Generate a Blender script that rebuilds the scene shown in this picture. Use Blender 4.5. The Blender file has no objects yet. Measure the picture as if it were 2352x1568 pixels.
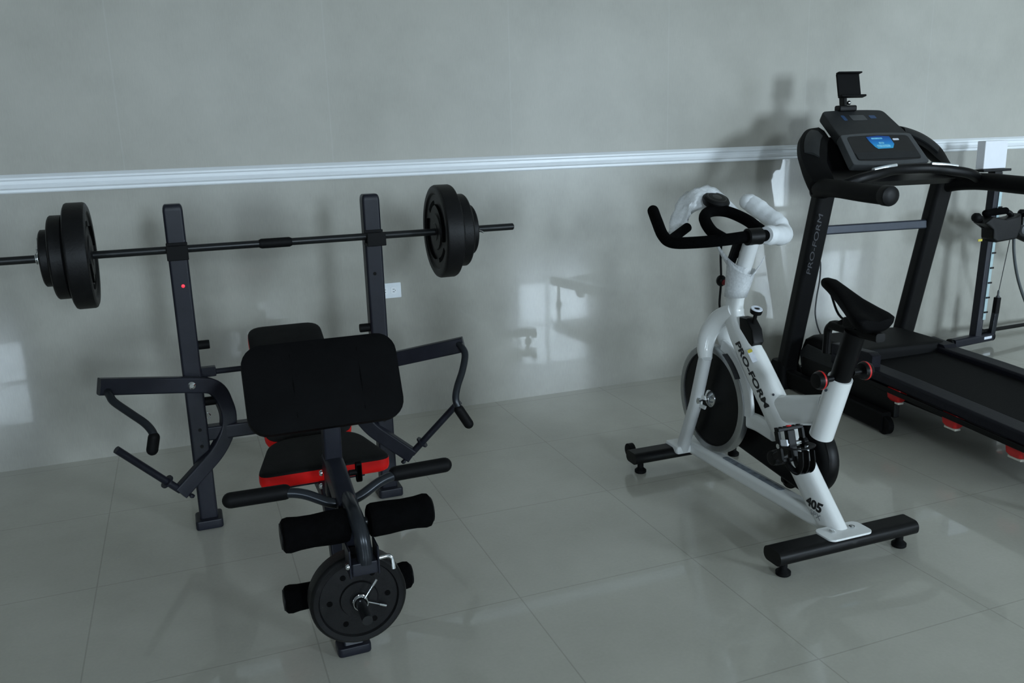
import bpy, bmesh, math, random
from mathutils import Vector, Matrix
random.seed(7)
C = bpy.context.scene.collection
V = Vector
PI = math.pi

# ------------------------------------------------------------------ materials
def mat(name, col, rough=0.5, metal=0.0, spec=0.5, coat=0.0, noise=None, bump=None, emit=None):
    m = bpy.data.materials.new(name); m.use_nodes = True
    nt = m.node_tree; b = nt.nodes['Principled BSDF']
    b.inputs['Base Color'].default_value = (*col, 1)
    b.inputs['Roughness'].default_value = rough
    b.inputs['Metallic'].default_value = metal
    b.inputs['Specular IOR Level'].default_value = spec
    b.inputs['Coat Weight'].default_value = coat
    if emit:
        b.inputs['Emission Color'].default_value = (*emit[0], 1)
        b.inputs['Emission Strength'].default_value = emit[1]
    tc = nt.nodes.new('ShaderNodeTexCoord')
    if noise:
        n = nt.nodes.new('ShaderNodeTexNoise'); n.inputs['Scale'].default_value = noise[0]
        n.inputs['Detail'].default_value = 4
        nt.links.new(tc.outputs['Object'], n.inputs['Vector'])
        r = nt.nodes.new('ShaderNodeValToRGB')
        a = noise[1]
        r.color_ramp.elements[0].position = .3; r.color_ramp.elements[1].position = .7
        r.color_ramp.elements[0].color = (*[c*(1-a) for c in col], 1)
        r.color_ramp.elements[1].color = (*[min(1, c*(1+a)) for c in col], 1)
        nt.links.new(n.outputs['Fac'], r.inputs['Fac'])
        nt.links.new(r.outputs['Color'], b.inputs['Base Color'])
    if bump:
        n2 = nt.nodes.new('ShaderNodeTexNoise'); n2.inputs['Scale'].default_value = bump[0]
        n2.inputs['Detail'].default_value = 3
        nt.links.new(tc.outputs['Object'], n2.inputs['Vector'])
        bp = nt.nodes.new('ShaderNodeBump'); bp.inputs['Strength'].default_value = bump[1]
        bp.inputs['Distance'].default_value = 0.002
        nt.links.new(n2.outputs['Fac'], bp.inputs['Height'])
        nt.links.new(bp.outputs['Normal'], b.inputs['Normal'])
    return m

def tile_mat(name, colA, colB, rough, spec, period, offset, axes, grout_amt, gw=.004, sheen=None, stretch=(1, 1, 1), coat=0.0, bumpd=0.0):
    """stone tile with a cloudy pattern, a fine weave and thin seams"""
    m = bpy.data.materials.new(name); m.use_nodes = True
    nt = m.node_tree; N = nt.nodes; L = nt.links; b = N['Principled BSDF']
    b.inputs['Roughness'].default_value = rough
    b.inputs['Specular IOR Level'].default_value = spec
    b.inputs['Coat Weight'].default_value = coat
    b.inputs['Coat Roughness'].default_value = .03
    geo = N.new('ShaderNodeNewGeometry')
    mp = N.new('ShaderNodeMapping'); mp.inputs['Scale'].default_value = stretch
    L.new(geo.outputs['Position'], mp.inputs['Vector'])
    n1 = N.new('ShaderNodeTexNoise'); n1.inputs['Scale'].default_value = 2.2; n1.inputs['Detail'].default_value = 6; n1.inputs['Roughness'].default_value = .6
    L.new(geo.outputs['Position'], n1.inputs['Vector'])
    n2 = N.new('ShaderNodeTexNoise'); n2.inputs['Scale'].default_value = 95; n2.inputs['Detail'].default_value = 3
    L.new(mp.outputs['Vector'], n2.inputs['Vector'])
    mx = N.new('ShaderNodeMath'); mx.operation = 'MULTIPLY_ADD'; mx.inputs[1].default_value = .22
    L.new(n2.outputs['Fac'], mx.inputs[0]); 
    mul = N.new('ShaderNodeMath'); mul.operation = 'MULTIPLY'; mul.inputs[1].default_value = .78
    L.new(n1.outputs['Fac'], mul.inputs[0]); L.new(mul.outputs[0], mx.inputs[2])
    cr = N.new('ShaderNodeValToRGB'); cr.color_ramp.elements[0].position = .32; cr.color_ramp.elements[1].position = .68
    cr.color_ramp.elements[0].color = (*colA, 1); cr.color_ramp.elements[1].color = (*colB, 1)
    L.new(mx.outputs[0], cr.inputs['Fac'])
    sep = N.new('ShaderNodeSeparateXYZ'); L.new(geo.outputs['Position'], sep.inputs[0])
    acc = None
    for ax, p, o in zip(axes, period, offset):
        s = N.new('ShaderNodeMath'); s.operation = 'SUBTRACT'; s.inputs[1].default_value = o - p*100.5
        L.new(sep.outputs[ax], s.inputs[0])
        md = N.new('ShaderNodeMath'); md.operation = 'MODULO'; md.inputs[1].default_value = p; L.new(s.outputs[0], md.inputs[0])
        s2 = N.new('ShaderNodeMath'); s2.operation = 'SUBTRACT'; s2.inputs[1].default_value = p/2; L.new(md.outputs[0], s2.inputs[0])
        ab = N.new('ShaderNodeMath'); ab.operation = 'ABSOLUTE'; L.new(s2.outputs[0], ab.inputs[0])
        lt = N.new('ShaderNodeMath'); lt.operation = 'LESS_THAN'; lt.inputs[1].default_value = gw/2; L.new(ab.outputs[0], lt.inputs[0])
        if acc is None: acc = lt
        else:
            mxx = N.new('ShaderNodeMath'); mxx.operation = 'MAXIMUM'; L.new(acc.outputs[0], mxx.inputs[0]); L.new(lt.outputs[0], mxx.inputs[1]); acc = mxx
    mix = N.new('ShaderNodeMixRGB'); mix.blend_type = 'MULTIPLY'
    mix.inputs['Color2'].default_value = (*grout_amt, 1)
    L.new(acc.outputs[0], mix.inputs['Fac']); L.new(cr.outputs['Color'], mix.inputs['Color1'])
    L.new(mix.outputs['Color'], b.inputs['Base Color'])
    if bumpd:
        bp = N.new('ShaderNodeBump'); bp.inputs['Strength'].default_value = .25; bp.inputs['Distance'].default_value = bumpd
        n3 = N.new('ShaderNodeTexNoise'); n3.inputs['Scale'].default_value = 1.6; n3.inputs['Detail'].default_value = 1
        L.new(geo.outputs['Position'], n3.inputs['Vector'])
        L.new(n3.outputs['Fac'], bp.inputs['Height']); L.new(bp.outputs['Normal'], b.inputs['Normal'])
        if coat: L.new(bp.outputs['Normal'], b.inputs['Coat Normal'])
    return m

M = {}
M['wall_up'] = tile_mat('upper wall honed tile', (.330, .320, .280), (.420, .405, .360), .42, .5, (.856,), (1.519,), (0,), (1.05, 1.06, 1.08), gw=.006, stretch=(3, 3, .25))
M['wall_low'] = tile_mat('lower wall polished tile', (.315, .308, .272), (.430, .418, .375), .30, .35, (.856,), (1.519,), (0,), (.96, .96, .96), gw=.003, stretch=(3, 3, .25), coat=.75, bumpd=.0025)
M['floor'] = tile_mat('polished floor tile', (.440, .428, .370), (.530, .515, .450), .22, .4, (.585, .585), (.805, -1.235), (0, 1), (.80, .80, .79), gw=.004, stretch=(1, 1, 1), coat=.55, bumpd=.002)
M['room'] = mat('painted plaster', (.52, .52, .49), .8, noise=(1.5, .03))
M['ceil'] = mat('white ceiling', (.6, .6, .58), .8, noise=(1.5, .02))
M['trim'] = mat('white gloss paint', (.84, .87, .90), .32, noise=(9, .02))
M['frame'] = mat('dark slate powder coat', (.0115, .0125, .0190), .38, spec=.25, noise=(30, .12), bump=(300, .05))
M['frame2'] = mat('grey tube paint', (.020, .023, .028), .28, spec=.35, metal=.35, noise=(25, .1))
M['vinyl'] = mat('black vinyl', (.0022, .0022, .0025), .66, spec=.06, noise=(20, .2), bump=(220, .25))
M['padk'] = mat('matte black vinyl', (.0085, .0085, .0085), .66, spec=.12, noise=(20, .15), bump=(260, .25))
M['red'] = mat('red vinyl', (.66, .006, .005), .45, spec=.22, noise=(14, .08), bump=(200, .1))
M['foam'] = mat('black foam', (0.0018, 0.0018, 0.00198), 0.9, spec=0.05, noise=(60, .3), bump=(500, .5))
M['rubber'] = mat('black rubber', (0.0032, 0.0032, 0.00352), 0.6, spec=0.14, noise=(40, .2))
M['iron'] = mat('black painted plate', (0.0045, 0.0045, 0.00495), 0.45, spec=0.22, noise=(35, .18), bump=(160, .25))
M['iron_print'] = mat('dark recessed print', (.002, .002, .002), .8, spec=.05, noise=(30, .1))
M['bar'] = mat('black bar steel', (.010, .011, .012), .33, metal=.3, noise=(60, .1))
M['chrome'] = mat('chrome', (.72, .74, .76), .14, metal=1.0, noise=(20, .03))
M['white'] = mat('white gloss frame paint', (.80, .81, .80), .25, coat=.3, noise=(6, .02))
M['white_s'] = mat('satin white frame paint', (.72, .73, .73), .35, noise=(6, .02))
M['blk'] = mat('black plastic', (0.0032, 0.0032, 0.00352), 0.42, spec=0.18, noise=(30, .15))
M['blk_m'] = mat('matte black plastic', (0.0038, 0.0038, 0.00418), 0.6, spec=0.12, noise=(30, .15))
M['grey_pl'] = mat('charcoal plastic', (.024, .0255, .027), .48, spec=.2, noise=(25, .1))
M['grey_lt'] = mat('grey plastic bezel', (.066, .070, .074), .4, spec=.35, noise=(25, .08))
M['wheel_rim'] = mat('silver flywheel rim', (.42, .43, .43), .3, metal=.85, noise=(30, .05))
M['tred'] = mat('dark treadmill post paint', (0.0062, 0.0062, 0.00682), 0.45, spec=0.2, noise=(30, .12))
M['bluegrey'] = mat('blue grey metal', (.042, .049, .066), .38, metal=.3, noise=(20, .06))
M['rail'] = mat('treadmill side rail plastic', (.0085, .0085, .0135), .48, spec=.2, noise=(40, .1), bump=(120, .3))
M['belt'] = mat('treadmill belt', (0.0052, 0.0052, 0.00572), 0.65, spec=0.12, noise=(90, .2), bump=(400, .4))
M['redp'] = mat('red rubber cushion', (.55, .012, .012), .4, noise=(30, .1))
M['redd'] = mat('dark red plastic', (.20, .006, .010), .4, noise=(30, .1))
M['ivory'] = mat('pale foot plastic', (.62, .60, .52), .5, noise=(30, .05))
M['outlet'] = mat('white outlet plastic', (.78, .82, .86), .35, noise=(30, .02))
M['slot'] = mat('outlet slot', (.012, .012, .012), .8, spec=.05, noise=(30, .05))
M['text_k'] = mat('black print', (.012, .012, .014), .5, noise=(30, .1))
M['text_g'] = mat('grey print', (.28, .29, .31), .5, noise=(30, .05))
M['text_d'] = mat('dim grey print', (.07, .072, .08), .5, noise=(30, .05))
M['sticker'] = mat('slate sticker', (.23, .26, .30), .5, noise=(45, .45))
M['yellow'] = mat('yellow tag', (.60, .50, .06), .5, noise=(30, .1))
M['wrap'] = mat('white foam sheet', (.78, .80, .82), .6, noise=(25, .04), bump=(90, .4))
M['paper'] = mat('white card', (.84, .85, .90), .6, noise=(12, .02))
M['contact'] = mat('polished steel contact', (.90, .93, .95), .22, metal=.7, noise=(12, .02))
M['screen'] = mat('black glossy screen', (.010, .010, .011), .35, noise=(20, .1))
M['mark_red'] = mat('glowing red sticker dot', (.7, .01, .02), .4, noise=(30, .05), emit=((1, .03, .06), 1.2))  # plain red sticker, no lamp; emission added to make it glow
M['cyl'] = mat('pale lit strip steel', (.40, .52, .54), .3, metal=.3, noise=(30, .05))  # pale colour stands in for light on the mast's holed strip
M['cord'] = mat('dark cable', (.03, .034, .038), .5, noise=(30, .1))
M['hose'] = mat('grey rubber hose', (.075, .085, .09), .5, noise=(30, .1))

def blue_sticker():
    m = bpy.data.materials.new('blue gradient sticker'); m.use_nodes = True
    nt = m.node_tree; b = nt.nodes['Principled BSDF']; b.inputs['Roughness'].default_value = .4
    tc = nt.nodes.new('ShaderNodeTexCoord'); sp = nt.nodes.new('ShaderNodeSeparateXYZ')
    nt.links.new(tc.outputs['Generated'], sp.inputs[0])
    r = nt.nodes.new('ShaderNodeValToRGB'); e = r.color_ramp.elements
    e[0].position = 0; e[0].color = (.05, .42, .72, 1)
    e[1].position = 1; e[1].color = (.006, .03, .22, 1)
    k = r.color_ramp.elements.new(.45); k.color = (.01, .22, .60, 1)
    nt.links.new(sp.outputs['Y'], r.inputs['Fac']); nt.links.new(r.outputs['Color'], b.inputs['Base Color'])
    return m
M['blue'] = blue_sticker()
M['cyan'] = mat('pale blue print', (.18, .55, .80), .45, noise=(60, .2))
M['label_w'] = mat('white print', (.75, .78, .85), .5, noise=(60, .1))
M['dimblue'] = mat('dim blue key print', (.03, .07, .16), .45, noise=(40, .1))

def glass_mat():
    m = bpy.data.materials.new('window glass'); m.use_nodes = True
    nt = m.node_tree; nt.nodes.clear()
    o = nt.nodes.new('ShaderNodeOutputMaterial'); t = nt.nodes.new('ShaderNodeBsdfTransparent'); g = nt.nodes.new('ShaderNodeBsdfGlossy')
    g.inputs['Roughness'].default_value = .02
    f = nt.nodes.new('ShaderNodeFresnel'); f.inputs['IOR'].default_value = 1.45
    mx = nt.nodes.new('ShaderNodeMixShader')
    nt.links.new(f.outputs[0], mx.inputs[0]); nt.links.new(t.outputs[0], mx.inputs[1]); nt.links.new(g.outputs[0], mx.inputs[2])
    nt.links.new(mx.outputs[0], o.inputs['Surface'])
    return m
M['glass'] = glass_mat()

def bag_mat():
    m = bpy.data.materials.new('translucent plastic bag'); m.use_nodes = True
    nt = m.node_tree; b = nt.nodes['Principled BSDF']
    b.inputs['Base Color'].default_value = (.82, .84, .86, 1); b.inputs['Roughness'].default_value = .3
    t = nt.nodes.new('ShaderNodeBsdfTransparent'); mx = nt.nodes.new('ShaderNodeMixShader')
    n = nt.nodes.new('ShaderNodeTexNoise'); n.inputs['Scale'].default_value = 18
    r = nt.nodes.new('ShaderNodeMapRange'); r.inputs['To Min'].default_value = .35; r.inputs['To Max'].default_value = .9
    nt.links.new(n.outputs['Fac'], r.inputs['Value']); nt.links.new(r.outputs[0], mx.inputs[0])
    o = nt.nodes['Material Output']
    nt.links.new(t.outputs[0], mx.inputs[1]); nt.links.new(b.outputs[0], mx.inputs[2]); nt.links.new(mx.outputs[0], o.inputs['Surface'])
    return m
M['bag'] = bag_mat()

# ------------------------------------------------------------------ mesh helpers
def circ(r, n=20, ry=None):
    ry = r if ry is None else ry
    return [(r*math.cos(2*PI*i/n), ry*math.sin(2*PI*i/n)) for i in range(n)]

def rrect(w, h, r, n=4):
    r = max(min(r, w/2-1e-5, h/2-1e-5), 1e-5); out = []
    for cx, cy, a0 in ((w/2-r, h/2-r, 0), (-w/2+r, h/2-r, 90), (-w/2+r, -h/2+r, 180), (w/2-r, -h/2+r, 270)):
        for i in range(n+1):
            a = math.radians(a0+90*i/n); out.append((cx+r*math.cos(a), cy+r*math.sin(a)))
    return out

def fillet(pts, r, n=6):
    pts = [V(p) for p in pts]; out = [pts[0]]
    rs = r if isinstance(r, (list, tuple)) else [r]*(len(pts)-2)
    for i in range(1, len(pts)-1):
        a, b, c = pts[i-1], pts[i], pts[i+1]; rr = rs[i-1]
        da = (a-b); dc = (c-b); k = min(rr, da.length*.49, dc.length*.49)
        p = b+da.normalized()*k; q = b+dc.normalized()*k
        for j in range(n+1):
            t = j/n; out.append(p*(1-t)**2+b*2*t*(1-t)+q*t*t)
    out.append(pts[-1]); return out

def smooth_path(pts, n=8):
    """Catmull-Rom through the points"""
    P = [V(p) for p in pts]; P = [P[0]*2-P[1]]+P+[P[-1]*2-P[-2]]; out = []
    for i in range(1, len(P)-2):
        for j in range(n):
            t = j/n; a, b, c, d = P[i-1:i+3]
            out.append(.5*((2*b)+(c-a)*t+(2*a-5*b+4*c-d)*t*t+(3*b-a-3*c+d)*t**3))
    out.append(P[-2]); return out

class G:
    def __init__(s): s.v = []; s.f = []; s.mi = []; s.m = 0
    def ring(s, pts):
        i = len(s.v); s.v += [V(p) for p in pts]; return list(range(i, i+len(pts)))
    def face(s, idx): s.f.append(idx); s.mi.append(s.m)
    def loft(s, rings, cap0=True, cap1=True, closed=True):
        R = [s.ring(r) for r in rings]; n = len(R[0])
        for a, b in zip(R, R[1:]):
            for i in range(n if closed else n-1):
                j = (i+1) % n; s.face([a[i], a[j], b[j], b[i]])
        if cap0 and closed: s.face(R[0][::-1])
        if cap1 and closed: s.face(R[-1])
        return s
    def sweep(s, path, prof, up=None, scale=None, cap=True, loop=False):
        P = [V(p) for p in path]; rings = []; n = len(P); b = None
        for i, p in enumerate(P):
            if loop: t = (P[(i+1) % n]-P[i-1])
            else: t = (P[min(i+1, n-1)]-P[max(i-1, 0)])
            t.normalize()
            if up is not None: b = V(up); b = (b-t*b.dot(t)).normalized()
            elif b is None:
                b = V((0, 0, 1)) if abs(t.z) < .9 else V((1, 0, 0)); b = (b-t*b.dot(t)).normalized()
            else: b = (b-t*b.dot(t)).normalized()
            u = t.cross(b)
            k = 1 if scale is None else scale[i]
            kx, ky = (k if isinstance(k, (tuple, list)) else (k, k))
            rings.append([p+u*(x*kx)+b*(y*ky) for x, y in prof])
        if loop: rings.append(rings[0]); return s.loft(rings, False, False)
        return s.loft(rings, cap, cap)
    def tube(s, path, r, n=16, scale=None, dome=False):
        path = [V(p) for p in path]
        if dome:
            k = 5; d0 = (path[0]-path[1]).normalized(); d1 = (path[-1]-path[-2]).normalized()
            pre = [path[0]+d0*r*math.sin(PI/2*(k-j)/k)*.999 for j in range(k)]
            post = [path[-1]+d1*r*math.sin(PI/2*(j+1)/k)*.999 for j in range(k)]
            sc = [max(.06, math.cos(PI/2*(k-j)/k)) for j in range(k)]+[1]*len(path)+[max(.06, math.cos(PI/2*(j+1)/k)) for j in range(k)]
            return s.sweep(pre+path+post, circ(r, n), scale=sc)
        return s.sweep(path, circ(r, n), scale=scale)
    def lathe(s, c, axis, prof, n=40, cap=True):
        c = V(c); a = V(axis).normalized()
        u = a.orthogonal().normalized(); w = a.cross(u)
        rings = [[c+a*t+(u*math.cos(2*PI*i/n)+w*math.sin(2*PI*i/n))*r for i in range(n)] for r, t in prof]
        return s.loft(rings, cap, cap)
    def prism(s, poly, o, ex, ey, t0, t1, bev=0.0):
        """poly in (ex,ey) plane at o, extruded along ex x ey from t0 to t1"""
        o, ex, ey = V(o), V(ex).normalized(), V(ey).normalized(); ez = ex.cross(ey)
        n = len(poly); A = sum(poly[i][0]*poly[(i+1) % n][1]-poly[(i+1) % n][0]*poly[i][1] for i in range(n))
        if A < 0: poly = poly[::-1]
        def off(d):
            out = []
            for i in range(n):
                p0, p1, p2 = V(poly[i-1]), V(poly[i]), V(poly[(i+1) % n])
                e1 = (p1-p0); e2 = (p2-p1)
                n1 = V((-e1.y, e1.x)).normalized() if e1.length > 1e-9 else V((0, 0)); n2 = V((-e2.y, e2.x)).normalized() if e2.length > 1e-9 else n1
                m = n1+n2
                m = m/max(m.length_squared/2, .3)
                out.append(p1+m*d)
            return out
        R = lambda P, t: [o+ex*p[0]+ey*p[1]+ez*t for p in P]
        P0 = [V(p) for p in poly]
        if bev > 0:
            h = off(bev*.3); q = off(bev)
            return s.loft([R(q, t0), R(h, t0+bev*.3), R(P0, t0+bev), R(P0, t1-bev), R(h, t1-bev*.3), R(q, t1)])
        return s.loft([R(P0, t0), R(P0, t1)])
    def box(s, c, size, bev=.003, rot=None, r=None):
        rot = rot or Matrix.Identity(3); c = V(c)
        ex, ey, ez = rot @ V((1, 0, 0)), rot @ V((0, 1, 0)), rot @ V((0, 0, 1))
        if bev <= 0:
            a, b = size[0]/2, size[1]/2
            return s.prism([(a, b), (-a, b), (-a, -b), (a, -b)], c, ex, ey, -size[2]/2, size[2]/2, 0)
        return s.prism(rrect(size[0], size[1], r if r is not None else max(bev, 1e-4), 3), c, ex, ey, -size[2]/2, size[2]/2, bev)
    def ball(s, c, r, n=16, sz=(1, 1, 1)):
        rings = []
        for j in range(1, n//2):
            a = PI*j/(n//2)
            rings.append([V(c)+V((r*sz[0]*math.sin(a)*math.cos(2*PI*i/n), r*sz[1]*math.sin(a)*math.sin(2*PI*i/n), -r*sz[2]*math.cos(a))) for i in range(n)])
        return s.loft(rings)
    def build(s, name, m, parent=None, ang=38, org=None):
        me = bpy.data.meshes.new(name)
        org = V(org) if org is not None else (V(parent['_o']) if parent is not None and '_o' in parent else V((0, 0, 0)))
        me.from_pydata([tuple(p-org) for p in s.v], [], s.f)
        ms = m if isinstance(m, (list, tuple)) else [m]
        for x in ms: me.materials.append(x)
        me.polygons.foreach_set('material_index', s.mi)
        bm = bmesh.new(); bm.from_mesh(me)
        bmesh.ops.recalc_face_normals(bm, faces=bm.faces)
        bm.to_mesh(me); bm.free()
        me.polygons.foreach_set('use_smooth', [True]*len(me.polygons))
        me.set_sharp_from_angle(angle=math.radians(ang))
        o = bpy.data.objects.new(name, me); C.objects.link(o)
        wn = o.modifiers.new('face normals', 'WEIGHTED_NORMAL'); wn.mode = 'FACE_AREA'; wn.weight = 60; wn.keep_sharp = True
        if parent is not None:
            o.parent = parent
            if '_o' in parent: o['_o'] = parent['_o']
        return o

def tag(o, label, cat, group=None):
    o['label'] = label; o['category'] = cat
    if group: o['group'] = group
    return o
def thing(name, label, cat, loc, rotz=0, group=None, world=True):
    o = bpy.data.objects.new(name, None); C.objects.link(o)
    o.empty_display_size = .1
    o.location = loc; o.rotation_euler = (0, 0, rotz)
    o['_o'] = tuple(loc) if world else (0, 0, 0)
    return tag(o, label, cat, group)
def solo(g, name, m, label, cat, loc, group=None, ang=38):
    o = g.build(name, m, None, ang, org=loc); o.location = loc
    o['_o'] = tuple(loc)
    return tag(o, label, cat, group)
def struct(o): o['kind'] = 'structure'; return o
def text(name, s, size, o, ex, ey, m, parent, extr=.0006, sx=1.0, shear=0, weight=0, align='CENTER', onto=None):
    cu = bpy.data.curves.new(name, 'FONT'); cu.body = s; cu.size = size; cu.extrude = extr; cu.shear = shear; cu.offset = weight
    cu.align_x = align; cu.align_y = 'CENTER'
    t = bpy.data.objects.new(name, cu); C.objects.link(t)
    dg = bpy.context.evaluated_depsgraph_get()
    me = bpy.data.meshes.new_from_object(t.evaluated_get(dg))
    bpy.data.objects.remove(t)
    ex, ey = V(ex).normalized(), V(ey); ey = (ey-ex*ey.dot(ex)).normalized(); ez = ex.cross(ey)
    org = V(parent['_o'])
    bvh = None
    if onto is not None:
        from mathutils.bvhtree import BVHTree
        bvh = BVHTree.FromPolygons([v.co.copy() for v in onto.data.vertices], [tuple(p.vertices) for p in onto.data.polygons])
        bm = bmesh.new(); bm.from_mesh(me); bmesh.ops.triangulate(bm, faces=bm.faces); bmesh.ops.subdivide_edges(bm, edges=[e for e in bm.edges if e.calc_length() > size*.08], cuts=2); bm.to_mesh(me); bm.free()
    for v in me.vertices:
        c = v.co.copy(); p = V(o)+ex*(c.x*sx)+ey*c.y-org
        if bvh is not None:
            hit = bvh.ray_cast(p+ez*.1, -ez)[0]
            if hit is not None: p = hit+ez*.0005
        v.co = p+ez*(c.z if c.z > 0 else 0)
    me.materials.clear(); me.materials.append(m); me.name = name
    ob = bpy.data.objects.new(name, me); C.objects.link(ob); ob.parent = parent; ob['_o'] = parent['_o']
    return ob

# ------------------------------------------------------------------ camera
D, H = 3.945, 1.3165
yaw, pitch, roll = math.radians(-20.696), math.radians(13.498), math.radians(-1.669)
f = V((-math.sin(yaw), math.cos(yaw), 0)); r = V((math.cos(yaw), math.sin(yaw), 0)); u = V((0, 0, 1))
f2 = f*math.cos(pitch)-u*math.sin(pitch); u2 = u*math.cos(pitch)+f*math.sin(pitch)
r3 = r*math.cos(roll)+u2*math.sin(roll); u3 = u2*math.cos(roll)-r*math.sin(roll)
cam = bpy.data.cameras.new('camera'); co = bpy.data.objects.new('camera', cam); C.objects.link(co)
mw = Matrix((r3, u3, -f2)).transposed().to_4x4(); mw.translation = V((0, -D, H)); co.matrix_world = mw
cam.sensor_width = 36; cam.sensor_fit = 'HORIZONTAL'; cam.lens = 1975/2352*36; cam.clip_start = .05
bpy.context.scene.camera = co

# ------------------------------------------------------------------ the room
X0, X1, YF, ZC = -4.6, 13.0, -7.8, 3.2
g = G(); g.box(((X0+X1)/2, YF/2, -.05), (X1-X0+.4, -YF+.4, .1), .0); struct(g.build('floor', M['floor']))
g = G(); g.box(((X0+X1)/2, YF/2, ZC+.05), (X1-X0+.4, -YF+.4, .1), .0); struct(g.build('ceiling', M['ceil']))
g = G(); ZR = 1.146
g.m = 0; g.box(((X0+X1)/2, .05, ZR/2), (X1-X0+.4, .1, ZR), 0, r=1e-4)
g.m = 1; g.box(((X0+X1)/2, .05, (ZR+ZC)/2), (X1-X0+.4, .1, ZC-ZR), 0, r=1e-4)
struct(g.build('wall_back', [M['wall_low'], M['wall_up']], ang=20))
g = G(); g.box((X0-.05, YF/2, ZC/2), (.1, -YF, ZC), 0); struct(g.build('wall_left', M['room']))
g = G(); g.box((X1+.05, YF/2, ZC/2), (.1, -YF, ZC), 0); struct(g.build('wall_right', M['room']))
# chair rail, moulded
g = G()
prof = [(0, 1.146), (-.012, 1.146), (-.016, 1.151), (-.016, 1.160), (-.022, 1.166), (-.024, 1.176), (-.020, 1.182), (-.020, 1.194), (-.026, 1.200), (-.026, 1.207), (-.018, 1.214), (-.010, 1.220), (0, 1.220)]
g.loft([[V((x, y, z)) for y, z in prof] for x in (X0, X1)]); struct(g.build('trim_1', M['trim'], ang=20))
# wall with the windows, behind the camera
OP = [(-3.2, -1.95, .95, 2.05, 2, 2), (.55, 1.08, 1.38, 2.3, 1, 1), (4.55, 5.75, .82, 2.15, 2, 2), (8.75, 9.45, .0, 2.15, 1, 2), (10.0, 11.5, .75, 2.0, 2, 1)]
g = G(); x = X0
for a, b, z0, z1, _, _ in OP:
    g.box(((x+a)/2, YF-.08, ZC/2), (a-x, .16, ZC), 0)
    if z0 > 0: g.box(((a+b)/2, YF-.08, z0/2), (b-a, .16, z0), 0)
    g.box(((a+b)/2, YF-.08, (z1+ZC)/2), (b-a, .16, ZC-z1), 0); x = b
g.box(((x+X1)/2, YF-.08, ZC/2), (X1-x, .16, ZC), 0)
struct(g.build('wall_front', M['room']))
for i, (a, b, z0, z1, nv, nh) in enumerate(OP):
    nm = 'door_1' if z0 == 0 else 'window_%d' % (i+1 if i < 3 else i)
    g = G(); w = .05
    yy = YF-.05
    g.box((a+w/2, yy, (z0+z1)/2), (w, .06, z1-z0), .004); g.box((b-w/2, yy, (z0+z1)/2), (w, .06, z1-z0), .004)
    g.box(((a+b)/2, yy, z1-w/2), (b-a-2*w, .06, w), .004); g.box(((a+b)/2, yy, z0+w/2), (b-a-2*w, .06, w), .004)
    for k in range(1, nv): g.box((a+(b-a)*k/nv*(.82 if nv == 2 else 1), yy, (z0+z1)/2), (.055, .05, z1-z0-2*w), .004)
    for k in range(1, nh): g.box(((a+b)/2, yy, z0+(z1-z0)*k/nh), (b-a-2*w, .045, .05), .004)
    fr = struct(g.build(nm, M['trim']))
    g = G(); g.box(((a+b)/2, yy, (z0+z1)/2), (b-a-2*w, .006, z1-z0-2*w), 0); pn = g.build('pane', M['glass'], fr)
    if nm == 'door_1':
        g = G(); g.tube([(b-.1, yy+.03, 1.0), (b-.1, yy+.08, 1.0), (b-.22, yy+.08, 1.0)], .01, 12); g.build('door_handle', M['chrome'], fr)

# ------------------------------------------------------------------ wall outlets
def outlet(cx, cz, label):
    t = thing('wall_outlet', label, 'outlet', (cx, 0, cz), group='outlets on the tiled wall')
    g = G(); g.prism(rrect(.115, .072, .004, 3), (cx, 0, cz), (1, 0, 0), (0, 0, 1), 0, .006, .002); pl = g.build('cover_plate', M['outlet'], t)
    for s in (-1, 1):
        g = G(); g.prism(rrect(.028, .034, .008, 4), (cx+s*.021, -.0062, cz), (1, 0, 0), (0, 0, 1), 0, .0016, .0005); fc = g.build('receptacle', M['trim'], pl)
        g = G(); g.box((cx+s*.021, -.0082, cz-.006), (.009, .001, .002), 0); g.box((cx+s*.021, -.0082, cz+.006), (.009, .001, .002), 0)
        g.box((cx+s*.032-.003*s, -.0082, cz), (.003, .001, .003), 0)
        g.build('slots', M['slot'], pl)
    return t
outlet(.878, .620, 'white wall outlet to the right of the bench upright')
outlet(3.305, .600, 'white wall outlet half hidden behind the left treadmill post')

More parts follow.
